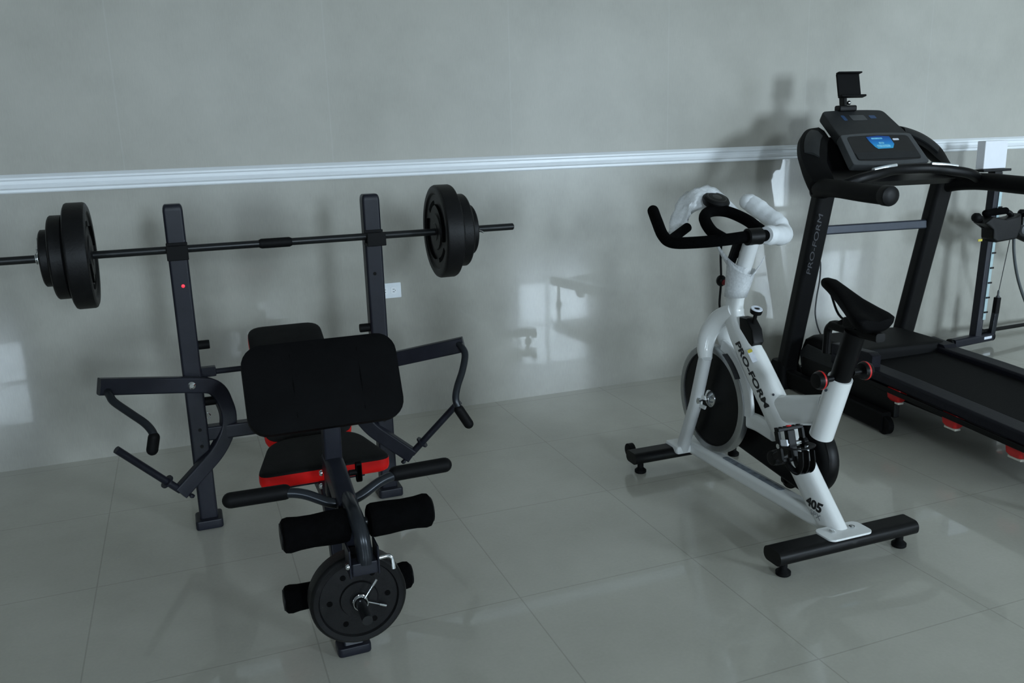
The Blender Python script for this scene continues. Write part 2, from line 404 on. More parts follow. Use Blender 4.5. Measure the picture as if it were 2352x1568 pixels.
# ------------------------------------------------------------------ weight bench
BX = .303
def bench():
    o = (BX, -1.4, 0)
    t = thing('weight_bench', 'dark grey weight bench with black and red pads, butterfly arms and uprights', 'weight bench', o)
    P = lambda name, g, m, par=t, ang=38: g.build(name, M[m], par, ang)
    # uprights with their feet
    for s in (-1, 1):
        x = BX+s*.325
        g = G(); g.sweep([(x, -.90, .012), (x, -.90, 1.108), (x, -.90, 1.118), (x, -.90, 1.125), (x, -.90, 1.129)], rrect(.062, .06, .010), up=(0, 1, 0), scale=[1, 1, .965, .89, .76]); up = P('upright', g, 'frame')
        g = G(); g.prism(rrect(.092, .10, .012), (x, -.905, 0), (1, 0, 0), (0, 1, 0), 0, .034, .006); P('foot', g, 'frame', up)
        g = G()   # bar cradle, a U of plate in front of the post
        g.box((x, -.950, .958), (.066, .062, .010), .002); g.box((x, -.980, .977), (.066, .008, .046), .002); g.box((x, -.934, .980), (.066, .008, .052), .002)
        P('bar_cradle', g, 'rubber', up)
        for z in (.652, .452):
            g = G(); xi = x-s*.031
            g.lathe((xi, -.905, z), (-s, 0, 0), [(.0155, -.002), (.0155, .032), (.0145, .036)], 20); P('adjuster_knob', g, 'rubber', up)
        for z in ((.36, .30) if s < 0 else (.85, .36, .30)):
            g = G(); g.lathe((x-s*.004, -.9305, z), (0, -1, 0), [(.006, 0), (.006, .0015)], 14); P('pin_hole', g, 'slot', up)
        if s < 0:
            g = G(); g.lathe((x+.005, -.9305, .862), (0, -1, 0), [(.0055, 0), (.0055, .003), (.003, .004)], 14); d = P('glowing_dot', g, 'mark_red', up); d['label'] = 'small bright red dot'
            g = G(); g.tube([(x+.034+.010*math.cos(a), -.905, .400+.010*math.sin(a)) for a in [i*PI/6 for i in range(12)]], .0022, 8); P('pin_ring', g, 'chrome', up)
    # cross bars between the uprights
    g = G(); g.tube([(BX-.295, -.90, .553), (BX+.295, -.90, .553)], .010, 12); g.box((BX-.272, -.9, .556), (.05, .03, .034), .004); g.box((BX+.272, -.9, .556), (.05, .03, .034), .004); P('backrest_support_bar', g, 'frame')
    g = G(); g.sweep([(BX-.295, -.90, .338), (BX+.295, -.90, .338)], rrect(.045, .05, .006), up=(0, 0, 1)); P('lower_crossbar', g, 'frame')
    # spine under the seat, bending down into the front leg
    g = G(); g.sweep(fillet([(BX, -.93, .345), (BX, -1.72, .375), (BX, -1.883, .012)], .10, 8), rrect(.048, .052, .006), up=(1, 0, 0)); sp = P('main_beam', g, 'frame')
    g = G(); g.prism(rrect(.088, .062, .012), (BX, -1.885, 0), (1, 0, 0), (0, 1, 0), 0, .026, .005); P('foot', g, 'frame', sp)
    # seat
    def outline(y0, y1, w0, w1, rr):
        pts = [V((-w0, y0, 0)), V((w0, y0, 0)), V((w1, y1, 0)), V((-w1, y1, 0))]
        out = []
        for i in range(4):
            a, b, c = pts[i-1], pts[i], pts[(i+1) % 4]
            p = b+(a-b).normalized()*rr[i]; q = b+(c-b).normalized()*rr[i]
            for j in range(7):
                k = j/6; out.append(p*(1-k)**2+b*2*k*(1-k)+q*k*k)
        return out
    def cushion(name, side, frame, y0, y1, w0, w1, rr, th, par):
        """frame maps local (x, along, normal) to world"""
        base = outline(y0, y1, w0, w1, rr); c = V((0, (y0+y1)/2, 0))
        ring = lambda k, h: [frame(c+(p-c)*k, h) for p in base]
        g = G(); g.loft([ring(.955, 0), ring(.985, .004), ring(1.0, .012), ring(1.004, th*.45), ring(1.0, th*.8)], True, True); sd = g.build(side, M['red'], par)
        g = G(); g.loft([ring(.998, th*.8-.001), ring(.992, th*.9), ring(.95, th*1.0), ring(.85, th*1.06), ring(.6, th*1.10), ring(.3, th*1.12)], False, True); top = g.build(name, M['padk'], par, 60)
        return top, sd
    tl = math.radians(2)
    fs = lambda p, h: V((BX+p.x, p.y, .392+h+(p.y+1.64)*math.tan(tl)))
    seat = thing_part('seat', t)
    cushion('seat_top', 'seat_side_panel', fs, -1.655, -1.40, .188, .128, (.04, .04, .07, .07), .046, seat)
    g = G(); g.box((BX, -1.53, .384), (.22, .2, .012), .003); g.build('seat_plate', M['frame'], seat)
    # backrest leaning up towards the uprights
    b0 = V((0, -1.345, .410)); b1 = V((0, -.795, .660)); e = (b1-b0).normalized(); nn = V((0, -e.z, e.y))
    fb = lambda p, h: V((BX+p.x, 0, 0))+b0+e*p.y+nn*(h-.03)
    br = thing_part('backrest', t)
    top, sd = cushion('backrest_top', 'backrest_side_panel', fb, 0, (b1-b0).length, .135, .128, (.05, .05, .055, .055), .050, br)
    g = G(); g.sweep([(BX, -1.30, .37), (BX, -.885, .548)], rrect(.03, .03, .004), up=(1, 0, 0)); g.build('backrest_rail', M['frame'], br)
    # arm curl pad on its post
    p_top = V((0, -1.750, .820)); p_bot = V((0, -1.848, .612)); e2 = (p_bot-p_top).normalized(); n2 = V((0, e2.z, -e2.y)); n2 = n2 if n2.y < 0 else -n2
    L2 = (p_bot-p_top).length
    g = G(); rings = []
    for k, h in ((.90, -.046), (.97, -.040), (1.0, -.028), (1.0, -.012), (.985, -.003), (.95, .003), (.80, .008), (.5, .011), (.2, .012)):
        ring = []
        for x, y in rrect(.394*(k if k < .9 else 1)-(1-k)*.05, L2*(k if k < .9 else 1)-(1-k)*.05, .050 if k > .88 else .03, 6):
            bow = -.020*(x/.19)**2*1.0
            ring.append(V((BX-.007+x, 0, 0))+(p_top+p_bot)/2+e2*y+n2*(h+bow*0))
        rings.append(ring)
    g.loft(rings); cp = P('arm_pad', g, 'vinyl', t, 55)
    for xs in (-.085, .085):
        g = G(); g.sweep([V((BX+xs, 0, 0))+(p_top+p_bot)/2+e2*y+n2*h for y, h in ((-.098, -.002), (-.08, .0065), (0, .0110 if False else .0095), (.08, .0065), (.098, -.002))], circ(.0026, 8)); g.build('seam', M['foam'], cp)
    g = G(); g.sweep([(BX, -1.80, .665), (BX, -1.776, .40)], rrect(.046, .046, .006), up=(1, 0, 0)); P('pad_post', g, 'frame')
    g = G(); g.box((BX, -1.788, .69), (.16, .012, .10), .003, rot=Matrix.Rotation(-math.atan2(.096, .2), 3, 'X')); P('pad_bracket', g, 'frame')
    # yoke and the curved tube in front
    g = G(); g.sweep(smooth_path([(BX, -1.758, .485), (BX, -1.83, .478), (BX, -1.92, .455), (BX, -1.985, .436)], 6), rrect(.064, .05, .012), up=(1, 0, 0)); yk = P('front_yoke', g, 'frame')
    g = G(); g.sweep(smooth_path([(BX+.003, -1.925, .458), (BX+.002, -2.02, .463), (BX+.003, -2.075, .453), (BX+.007, -2.104, .422), (BX+.009, -2.112, .385), (BX+.009, -2.112, .362)], 6), circ(.0185, 18), up=(1, 0, 0)); P('curved_tube', g, 'frame2')
    g = G(); g.box((BX+.006, -2.108, .352), (.060, .036, .032), .004)
    for s in (-1, 1): g.box((BX+.006+s*.033, -2.094, .366), (.005, .058, .070), .002)
    P('hinge_bracket', g, 'frame')
    for q in ((BX+.006-.0355, -2.114, .360), (BX-.032, -1.80, .475), (BX-.032, -1.778, .43)):
        g = G(); g.lathe(q, (-1, 0, 0), [(.008, 0), (.008, .004), (.005, .008)], 12); P('bolt', g, 'chrome')
    g = G(); g.tube(fillet([(BX+.042, -2.112, .366), (BX+.072, -2.112, .368), (BX+.074, -2.116, .334)], .013), .0052, 12); P('locking_pin', g, 'chrome')
    g = G(); g.lathe((BX+.032, -1.83, .474), (1, 0, 0), [(.008, 0), (.008, .022)], 12)
    for a in (0, 1): g.prism(rrect(.016, .056, .008), (BX+.058, -1.83, .474), (0, 1, 0), (0, 0, 1), -.008, .008, .003)
    P('adjusting_knob', g, 'rubber')
    # curl bar with grips
    cb = fillet([(BX-.15, -1.905, .482), (BX-.10, -1.92, .479), (BX-.025, -1.955, .447), (BX+.03, -1.94, .447), (BX+.10, -1.915, .476), (BX+.15, -1.905, .482)], .05, 8)
    g = G(); g.tube(cb, .0125, 16); c = P('curl_bar', g, 'frame2')
    for s in (-1, 1):
        g = G(); g.tube([(BX+s*.140, -1.904, .482), (BX+s*.266, -1.915, .488)], .0195, 18, dome=True); P('foam_grip', g, 'rubber', c)
    # leg developer: arm, rods and foam rollers
    g = G(); g.sweep(fillet([(BX, -1.975, .43), (BX, -1.962, .35), (BX, -1.938, .180)], .04), rrect(.036, .034, .005), up=(1, 0, 0)); la = P('leg_developer_arm', g, 'frame')
    g = G(); g.tube([(BX, -1.935, .236), (BX, -2.14, .228)], .0125, 16); P('plate_peg', g, 'bar')
    for nm, y, z, x_in, x_out, rad in (('upper', -2.04, .430, .022, .178, .041), ('lower', -1.915, .200, .022, .162, .035)):
        xo = .012 if nm == 'upper' else -.003; g = G(); g.tube([(BX+xo-x_out-.004, y, z), (BX+xo+x_out+.004, y, z)], .011, 12); rod = P('roller_rod', g, 'bar')
        for s in (-1, 1):
            L = x_out-x_in
            pr = [(rad*.72, 0), (rad*.92, .004), (rad*1.0, .012), (rad*.99, L*.3), (rad*.93, L*.55), (rad*.95, L*.75), (rad*1.02, L-.016), (rad*.97, L-.005), (rad*.80, L)]
            g = G(); g.lathe((BX+xo+s*x_in, y, z), (s, 0, 0), pr, 28); fr = P('foam_roller', g, 'foam', rod)
            g = G(); g.lathe((BX+xo+s*(x_out-.001), y, z), (s, 0, 0), [(rad*.78, 0), (rad*.74, .004), (rad*.3, .005)], 24); P('roller_cap', g, 'blk', rod)
    # butterfly arms
    for s in (-1, 1):
        def A(px, pz, off=0.0):
            return V((BX+s*px, -.946-(px-.33)*.43+off, pz))
        path = fillet([A(.60, .588), A(.335, .530), A(.248, .505), A(.216, .375), A(.262, .280), A(.408, .163)], [.05, .10, .14, .07], 8)
        nrm = V((s*.43, 1, 0))
        g = G(); g.sweep(path, rrect(.030, .054, .006), up=nrm.cross(V((0, 0, 1))) if False else None) if False else g.sweep(path, rrect(.054, .032, .006), up=nrm)
        ar = P('butterfly_arm', g, 'frame')
        g = G(); q = A(.330, .530); g.lathe(q+V((0, -.016, 0)), (0, -1, 0), [(.013, 0), (.013, .006), (.007, .011)], 16); P('pivot_bolt', g, 'chrome', ar)
        g = G(); g.tube([A(.405, .172), A(.577, .372)], .0125, 16); P('plate_peg', g, 'frame', ar)
        k = .22; c0 = A(.405+.172*k, .172+.2*k); dv = (A(.577, .372)-A(.405, .172)).normalized()
        g = G(); g.lathe(c0, dv, [(.013, -.003), (.024, -.003), (.024, .003), (.013, .003)], 20); P('peg_collar', g, 'frame', ar)
        q = A(.398, .168); g = G(); g.lathe(q+V((-s*.03, -.01, -.016)), V((s*.6, 0, -.8)), [(.009, 0), (.009, .008), (.005, .012)], 12); P('end_bolt', g, 'frame', ar)
        if s < 0: hp = [(-.280, -1.045, .575), (-.268, -1.085, .562), (-.255, -1.11, .545), (-.21, -1.15, .513), (-.170, -1.19, .486), (-.151, -1.215, .460), (-.152, -1.22, .432)]
        else: hp = [(.880, -1.045, .595), (.888, -1.085, .583), (.891, -1.11, .560), (.866, -1.15, .515), (.833, -1.19, .472), (.819, -1.21, .435), (.826, -1.22, .398)]
        pth = smooth_path(hp, 6)
        g = G(); g.tube(pth, .0125, 14); hd = P('handle', g, 'frame2', ar)
        gp = [V(hp[-1]), V((-.158, -1.22, .415)) if s < 0 else V((.858, -1.222, .342))]
        if s < 0: gp = [V((-.150, -1.219, .448)), V((-.159, -1.22, .410))]
        g = G(); g.tube(gp, .0175, 16, dome=True); P('grip', g, 'rubber', hd)
    return t
def thing_part(name, t):
    o = bpy.data.objects.new(name, None); C.objects.link(o); o.parent = t; o['_o'] = t['_o']; o.empty_display_size = .05
    return o
bench()

# ------------------------------------------------------------------ barbell, plates, collars
BY, BZ = -.952, .986
def bz(x): return BZ
def barbell():
    t = thing('barbell', 'long black barbell bar resting across the two bench uprights', 'barbell', (BX-.02, BY, BZ))
    g = G(); g.lathe((-.562, BY, BZ), (1, 0, 0), [(.010, 0), (.0125, .003), (.0125, 1.708), (.010, 1.711)], 20); g.build('bar', M['bar'], t)
    g = G(); g.lathe((.235, BY, BZ), (1, 0, 0), [(.0130, 0), (.0165, .008), (.0165, .10), (.0130, .108)], 20); g.build('centre_sleeve', M['rubber'], t)
barbell()
def plate(c, axis, R, th, label, group, face_print=True, holes=0):
    """hollow-faced weight plate; axis points to its showing face"""
    c = V(c); a = V(axis).normalized()
    t = thing('weight_plate', label, 'weight plate', tuple(c), group=group)
    g = G(); e = th*.16; ri = .0127
    pr = [(ri, -th/2+.004), (R*.28, -th/2+.004), (R*.30, -th/2+.008), (R*.80, -th/2+.008), (R*.83, -th/2+.001), (R*.93, -th/2), (R-.003, -th/2+e*.4), (R, -th/2+e), (R, th/2-e), (R-.003, th/2-e*.4), (R*.93, th/2), (R*.83, th/2-.001), (R*.80, th/2-.007), (R*.40, th/2-.007), (R*.38, th/2-.002), (R*.20, th/2-.002), (R*.18, th/2), (ri, th/2)]
    g.lathe(c, a, pr, 56, cap=False)
    n = 56; i0 = 0; i1 = (len(pr)-1)*n
    for i in range(n): g.face([i0+i, i0+(i+1) % n, i1+(i+1) % n, i1+i])
    b = g.build('disc', M['iron'], t, 30)
    u = a.orthogonal().normalized(); w = a.cross(u)
    if holes:
        for k in range(holes):
            an = 2*PI*k/holes+.25; g = G()
            g.lathe(c+(u*math.cos(an)+w*math.sin(an))*R*.60, a, [(R*.058, th/2-.0075), (R*.058, th/2-.0055)], 16); g.build('hole', M['iron_print'], b)
    elif face_print:
        g = G()   # raised arcs moulded into the face
        for a0, a1, rr in ((.5, 2.2, .60), (3.5, 5.4, .60), (2.5, 3.2, .62), (5.7, 6.5, .62)):
            k = 14; inn = []; out = []
            arc = [c+(u*math.cos(a0+(a1-a0)*j/k)+w*math.sin(a0+(a1-a0)*j/k))*R*rr+a*(th/2-.0065) for j in range(k+1)]
            g.sweep(arc, rrect(.0016, R*.10, .0007, 1), up=None)
        g.build('moulded_lettering', M['iron_print'], b)
    return t
GP = 'weight plates on the barbell'
for s, side in ((-1, 'left'), (1, 'right')):
    xc = .303; ax = (-s, 0, 0)
    xs = [(.565 if s > 0 else .538), ] 
    x0 = BX+s*(.543 if s > 0 else .573)
    plate((x0+s*.033, BY, BZ), ax, .166, .066, 'largest black weight plate on the %s end of the barbell' % side, GP)
    plate((x0+s*.090, BY, BZ), ax, .130, .046, 'medium black weight plate on the %s end of the barbell' % side, GP)
    plate((x0+s*.128, BY, BZ), ax, .088, .028, 'smallest black weight plate, outermost on the %s end of the barbell' % side, GP)
plate((BX, -2.018, .232), (0, -1, 0), .118, .056, 'black weight plate hung low at the front of the bench', None, holes=6)

def clip(c, axis, rot, label, r=.0155, open_=1.0):
    """spring collar: a coil with two bent handles"""
    c = V(c); a = V(axis).normalized(); u = a.orthogonal().normalized(); w = a.cross(u)
    u, w = u*math.cos(rot)+w*math.sin(rot), w*math.cos(rot)-u*math.sin(rot)
    pts = []
    n = 60; T = 3.2
    for i in range(n+1):
        an = 2*PI*T*i/n; pts.append(c+a*(.016*i/n)+(u*math.cos(an)+w*math.sin(an))*r)
    h0 = pts[0]+u*.048*open_-w*.006-a*.0; h1 = pts[-1]+(pts[-1]-c-a*.016).normalized()*.05*open_
    g = G(); g.tube([h0+a*.0]+pts+[h1], .0021, 8)
    for p, q in ((h0, pts[0]), (h1, pts[-1])):
        d = (p-q).normalized(); g.tube([p-d*.014, p+d*.004], .0036, 8)
    return solo(g, 'spring_clip', M['chrome'], label, 'spring clip', tuple(c), 'spring clips holding the plates')
clip((BX-.573-.145, BY, BZ), (-1, 0, 0), 2.2, 'wire spring clip at the left end of the barbell, beside the smallest plate')
clip((BX+.543+.145, BY, BZ), (1, 0, 0), 1.2, 'wire spring clip at the right end of the barbell, beside the smallest plate')
clip((BX, -2.050, .231), (0, -1, 0), 2.05, 'chrome spring clip on the low plate peg at the bench front', r=.0165, open_=1.0)

# ------------------------------------------------------------------ exercise bike
KX = 1.815
def bike():
    o = (KX, -1.57, 0)
    t = thing('exercise_bike', 'white and black spin bike with flywheel and no cover on its frame', 'exercise bike', o)
    t['label'] = 'white and black spin bike standing between the bench and the treadmill'
    P = lambda name, g, m, par=t, ang=38: g.build(name, M[m], par, ang)
    Y = lambda y, z, x=KX: V((x, y, z))
    # main frame: neck, head, down tube
    g = G()
    pth = smooth_path([Y(-1.436, .826), Y(-1.424, .79), Y(-1.408, .73), Y(-1.402, .68), Y(-1.428, .624), Y(-1.530, .524), Y(-1.688, .361), Y(-1.825, .213), Y(-1.982, .056)], 6)
    n = len(pth)
    rad = []
    for i in range(n):
        k = i/(n-1)*8
        tb = [(0, .0435), (1, .0420), (2, .0370), (3, .0400), (4, .0440), (5, .0545), (6, .0560), (7, .0490), (8, .0480)]
        a = int(min(k, 7.999)); q = k-a; rad.append(tb[a][1]*(1-q)+tb[a+1][1]*q)
    g.sweep(pth, [(x, y*.66) for x, y in rrect(2, 2, .80, 7)], up=(1, 0, 0), scale=rad)
    fr = P('frame', g, 'white')
    # fork: two legs from the crown, straddling the wheel
    for s in (-1, 1):
        X = lambda d: KX+s*d
        g = G(); g.sweep(smooth_path([(KX+s*.002, -1.410, .685), (X(.018), -1.335, .640), (X(.034), -1.300, .585), (X(.050), -1.302, .528), (X(.058), -1.318, .49)], 6), circ(.035, 18), scale=[.9+.15*math.sin(PI*i/24)-.2*i/24 for i in range(25)]); P('fork_crown', g, 'white')
        g = G(); g.sweep([(X(.058), -1.316, .497), (X(.057), -1.255, .295), (X(.054), -1.165, .085)], rrect(.052, .040, .018, 4), up=(1, 0, 0)); lg = P('fork_leg', g, 'white_s')
        g = G(); g.prism([(-.03, -.026), (.026, -.026), (.032, -.012), (.004, -.012), (.004, .012), (.032, .012), (.026, .026), (-.03, .026)], (X(.054), -1.290, .318), (0, -1, 0), (0, 0, 1), -.004, .004, .001); P('axle_bracket', g, 'white', lg)
    # flywheel
    c = V((KX, -1.288, .322)); R = .209
    g = G(); g.lathe(c, (1, 0, 0), [(.02, -.013), (R*.86, -.011), (R*.87, -.004), (R*.87, .004), (R*.86, .011), (.02, .013)], 64); fw = P('flywheel', g, 'blk')
    g = G(); pr = [(R*.87, -.016), (R*.965, -.017), (R-.002, -.0145), (R, -.012), (R, .012), (R-.002, .0145), (R*.965, .017), (R*.87, .016)]
    g.lathe(c, (1, 0, 0), pr+[pr[0]], 64, cap=False); P('wheel_rim', g, 'wheel_rim', fw)
    g = G()
    for s in (-1, 1): g.lathe(c+V((s*.012, 0, 0)), (s, 0, 0), [(.034, 0), (.033, .004), (.022, .012), (.010, .014), (.007, .020), (.007, .050), (.013, .050), (.013, .058), (.006, .060)], 24)
    P('hub', g, 'chrome', fw)
    # magnet caliper behind the wheel's upper edge
    g = G(); arc = [c+V((.0, -math.cos(a)*.222, math.sin(a)*.222)) for a in [math.radians(d) for d in range(-2, 82, 6)]]
    g.sweep(arc, rrect(.052, .018, .006), up=(1, 0, 0)); ca = P('brake_shroud', g, 'white_s')
    g = G(); arc = [c+V((-.0275, -math.cos(a)*.226, math.sin(a)*.226)) for a in [math.radians(d) for d in range(34, 64, 4)]]
    g.sweep(arc, rrect(.022, .003, .001), up=None); P('warning_sticker', g, 'text_k', ca)
    # rear axle yoke and seat tube
    g = G(); g.sweep(smooth_path([Y(-1.635, .372), Y(-1.73, .405), Y(-1.83, .432), Y(-1.925, .468)], 5), rrect(.062, .098, .026, 5), up=(1, 0, 0), scale=[(1, .95+.25*i/15) if i < 16 else (1, 1.2) for i in range(16)]) if False else g.sweep(smooth_path([Y(-1.635, .372), Y(-1.73, .405), Y(-1.82, .430), Y(-1.902, .455)], 5), rrect(.098, .062, .026, 5), up=(1, 0, 0)); P('seat_stay', g, 'white')
    g = G(); g.sweep([Y(-1.884, .366), Y(-1.952, .572)], circ(.0375, 28), up=(1, 0, 0)); st = P('seat_tube', g, 'white')
    g = G(); g.sweep([Y(-1.951, .568), Y(-2.001, .725)], circ(.031, 24), up=(1, 0, 0)); P('seat_post', g, 'blk')
    g = G(); g.sweep([Y(-2.10, .727), Y(-1.905, .727)], rrect(.034, .026, .008), up=(0, 0, 1))
    g.tube(fillet([Y(-1.94, .745, KX), Y(-1.95, .735), Y(-1.905, .730), Y(-1.886, .712), Y(-1.884, .635)], .018), .0125, 14); P('seat_slider', g, 'blk')
    for s, y, z in ((-1, -1.955, .575), (1, -1.965, .588)):
        xx = KX+s*.07; g = G()
        g.lathe((KX+s*.034, y, z), (s, 0, 0), [(.010, 0), (.010, .030), (.024, .032), (.028, .038), (.028, .052), (.023, .062), (.010, .064)], 24); kb = P('seat_knob', g, 'blk')
        g = G(); g.lathe((KX+s*.076, y, z), (s, 0, 0), [(.0285, 0), (.0292, .002), (.0285, .006), (.0285, 0)], 24, cap=False); P('knob_ring', g, 'redp', kb)
    g = G(); g.lathe((KX+.098, -1.965, .588), (1, 0, 0), [(.009, -.001), (.006, .003)], 14); P('knob_cap', g, 'chrome')
    # saddle
    g = G(); rings = []
    tp = [(-1.858, .850, .010, .010), (-1.866, .855, .020, .020), (-1.892, .853, .024, .032), (-1.935, .836, .028, .042), (-1.985, .812, .040, .050), (-2.030, .793, .058, .054), (-2.060, .783, .067, .052), (-2.080, .776, .066, .040), (-2.092, .770, .052, .020)]
    for y, z, w, h in tp:
        ring = []
        for k in range(24):
            a = 2*PI*k/24; cx = math.cos(a); sz = math.sin(a)
            zz = z+(.012*sz if sz > 0 else h*sz*(1-.15*abs(cx))) - (.010*(1-abs(cx))**2 if sz > 0 and w > .04 else 0)
            ring.append(V((KX+w*math.copysign(abs(cx)**.7, cx), y, zz)))
        rings.append(ring)
    g.loft(rings); sa = P('saddle', g, 'vinyl', t, 60)
    g = G()
    for s in (-1, 1): g.tube(smooth_path([(KX+s*.012, -1.90, .83), (KX+s*.02, -1.95, .770), (KX+s*.022, -2.01, .752), (KX+s*.035, -2.065, .755)], 5), .0035, 10)
    P('saddle_rails', g, 'blk', sa)
    g = G(); g.box((KX, -1.995, .752), (.05, .05, .03), .006); P('saddle_clamp', g, 'blk', sa)
    # head: handlebar post, collar, bar
    g = G(); g.sweep([Y(-1.432, .80), Y(-1.500, .965)], circ(.0275, 24), up=(1, 0, 0)); hp = P('handlebar_post', g, 'white_s')
    g = G(); g.lathe(Y(-1.462, .905)+V((-.015, .03, -.02)), (0, 1, .1), [(.010, 0), (.012, .01)], 12); g.sweep([(KX-.020, -1.400, .85), (KX-.022, -1.455, .955)], rrect(.022, .03, .006), up=(1, 0, 0)); P('slider_rail', g, 'blk', hp)
    g = G(); g.lathe((KX-.045, -1.503, .957), (1, 0, 0), [(.024, .012), (.029, .016), (.029, .070), (.024, .074)], 24); P('bar_clamp', g, 'blk')
    lft = smooth_path([(KX-.03, -1.498, .957), (KX-.10, -1.478, .950), (KX-.175, -1.425, .941), (KX-.232, -1.362, .938), (KX-.245, -1.318, .958), (KX-.228, -1.245, 1.002), (KX-.212, -1.190, 1.034)], 6)
    g = G(); g.tube(lft, .0205, 18, dome=True); hb = P('handlebar', g, 'foam')
    hb['label'] = 'black foam bare half of the handlebar'
    rgt = smooth_path([(KX+.03, -1.498, .957), (KX+.11, -1.465, .950), (KX+.20, -1.40, .938), (KX+.242, -1.345, .938), (KX+.248, -1.31, .962), (KX+.232, -1.245, 1.002), (KX+.214, -1.190, 1.030)], 6)
    g = G(); g.tube(rgt, .0205, 18, dome=True); hb2 = P('handlebar', g, 'foam')
    g = G(); g.tube([(KX-.238, -1.352, .945), (KX-.125, -1.283, .977)], .017, 14); P('inner_grip', g, 'foam', hb)
    g = G(); g.tube(smooth_path([(KX-.105, -1.478, .953), (KX-.112, -1.415, .975), (KX-.095, -1.345, 1.012), (KX-.045, -1.305, 1.030), (KX+.010, -1.325, 1.028), (KX+.045, -1.39, 1.003), (KX+.05, -1.47, .972)], 7), .0205, 16); P('aero_bar', g, 'foam')
    # console
    g = G(); g.lathe((KX-.005, -1.28, 1.066), (.05, -.45, 1), [(.028, -.024), (.044, -.018), (.050, -.006), (.050, .004), (.043, .012), (.02, .015)], 32); cs = P('console', g, 'blk')
    g = G(); g.lathe((KX-.005, -1.28, 1.066), (.05, -.45, 1), [(.036, .0130), (.010, .0158)], 28); P('console_display', g, 'screen', cs)
    g = G(); g.tube([(KX-.02, -1.305, 1.03), (KX-.022, -1.288, 1.05)], .016, 14); P('console_stem', g, 'blk', cs)
    # sensor cable with its bead
    g = G(); g.tube(smooth_path([(KX-.01, -1.33, .93), (KX-.003, -1.315, .87), (KX, -1.318, .78), (KX, -1.312, .70), (KX-.004, -1.322, .672)], 6), .0042, 8); cb = P('sensor_cable', g, 'blk')
    g = G(); g.ball((KX, -1.318, .778), .0185, 16, (1, 1, 1.15)); P('cable_bead', g, 'blk', cb); g = G(); g.lathe((KX+.003, -1.332, .774), (.1, -1, -.1), [(.011, 0), (.010, .004), (.004, .006)], 16); P('bead_button', g, 'redd', cb)
    # tension lever on the tube
    g = G(); g.prism([(-1.462, .672), (-1.505, .674), (-1.540, .640), (-1.552, .596), (-1.540, .580), (-1.47, .60)], (KX, 0, 0), (0, 1, 0), (0, 0, 1), -.022, .022, .006); tl = P('tension_housing', g, 'blk')
    g = G(); g.tube([(KX, -1.515, .645), (KX, -1.530, .700)], .007, 12); g.lathe((KX, -1.526, .692), (0, -.35, 1), [(.012, 0), (.020, .004), (.0215, .012), (.020, .020)], 24); P('tension_knob', g, 'blk', tl)
    g = G(); g.lathe((KX, -1.526, .692), (0, -.35, 1), [(.0205, .0195), (.0195, .0225), (.0105, .0228), (.0105, .0195)], 24, cap=False); kk = P('knob_ring', g, 'label_w', tl)
    # crank, pedals, belt guard
    bb = V((KX, -1.765, .262))
    def hull(c0, r0, c1, r1, n=28):
        d = V(c1)-V(c0); L = d.length; th = math.atan2(d.y, d.x); ph = math.acos((r0-r1)/L); out = []
        for i in range(n+1):
            a = th+ph+(2*PI-2*ph)*i/n; out.append((c0[0]+r0*math.cos(a), c0[1]+r0*math.sin(a)))
        for i in range(n+1):
            a = th-ph+2*ph*i/n; out.append((c1[0]+r1*math.cos(a), c1[1]+r1*math.sin(a)))
        return out
    g = G(); g.prism(hull((-1.737, .238), .134, (-1.335, .272), .120), (KX+.052, 0, 0), (0, 1, 0), (0, 0, 1), 0, .048, .014); bg = P('belt_guard', g, 'blk')
    g = G(); g.lathe((KX+.088, -1.853, .225), (0, -1, .1), [(.005, .004), (.005, .010)], 12); P('guard_screw', g, 'chrome', bg)
    g = G(); g.sweep(smooth_path([Y(-1.508, .300, KX+.01), Y(-1.56, .302, KX+.01), Y(-1.66, .30, KX)], 5), rrect(.058, .04, .015), up=(1, 0, 0)); P('chain_stay', g, 'white')
    near = V((KX-.145, -1.920, .372)); far = V((KX+.145, -1.600, .150))
    g = G(); g.lathe(bb-V((.085, 0, 0)), (1, 0, 0), [(.022, 0), (.026, .006), (.026, .165), (.022, .17)], 24); P('bottom_bracket', g, 'blk')
    for s, pc in ((-1, near), (1, far)):
        a0 = bb+V((s*.088, 0, 0)); a1 = V((KX+s*.098, pc.y, pc.z))
        g = G(); g.sweep([a0, a1], rrect(.026, .016, .006), up=(1, 0, 0)); g.lathe(a0-V((s*.008, 0, 0)), (s, 0, 0), [(.024, 0), (.024, .014), (.014, .018)], 20); g.lathe(a1-V((s*.006, 0, 0)), (s, 0, 0), [(.016, 0), (.016, .014)], 16); cr = P('crank_arm', g, 'blk')
        g = G(); g.tube([a1, pc+V((s*.05, 0, 0))], .008, 12); P('pedal_spindle', g, 'chrome', cr)
    def pedal(pc, s, tilt):
        R = Matrix.Rotation(tilt, 3, 'X'); F = lambda x, y, z: pc+R @ V((x, y, z))
        g = G()
        for y in (-.048, .044):  # cage bars
            g.box(F(0, y, 0), (.092, .010, .022), .002, rot=R)
        for x in (-.044, .044): g.box(F(x, 0, 0), (.010, .09, .020), .002, rot=R)
        for k in range(6): g.box(F(-.04+.016*k, -.053, .006), (.007, .006, .016), .001, rot=R); 
        for k in range(6): g.box(F(-.04+.016*k, .05, .006), (.007, .006, .016), .001, rot=R)
        g.box(F(0, 0, 0), (.028, .088, .020), .004, rot=R)
        pd = P('pedal', g, 'blk')
        F0 = F; F = lambda x, y, z: F0(x, y, -z)
        g = G()   # toe cage, a curved basket
        for x in (-.028, .0, .028): g.sweep(smooth_path([F(x, .040, .006), F(x*.97, .066, .014), F(x*.88, .080, .036), F(x*.8, .062, .058), F(x*.75, .02, .066)], 5), rrect(.0225, .005, .002), up=R @ V((1, 0, 0)))
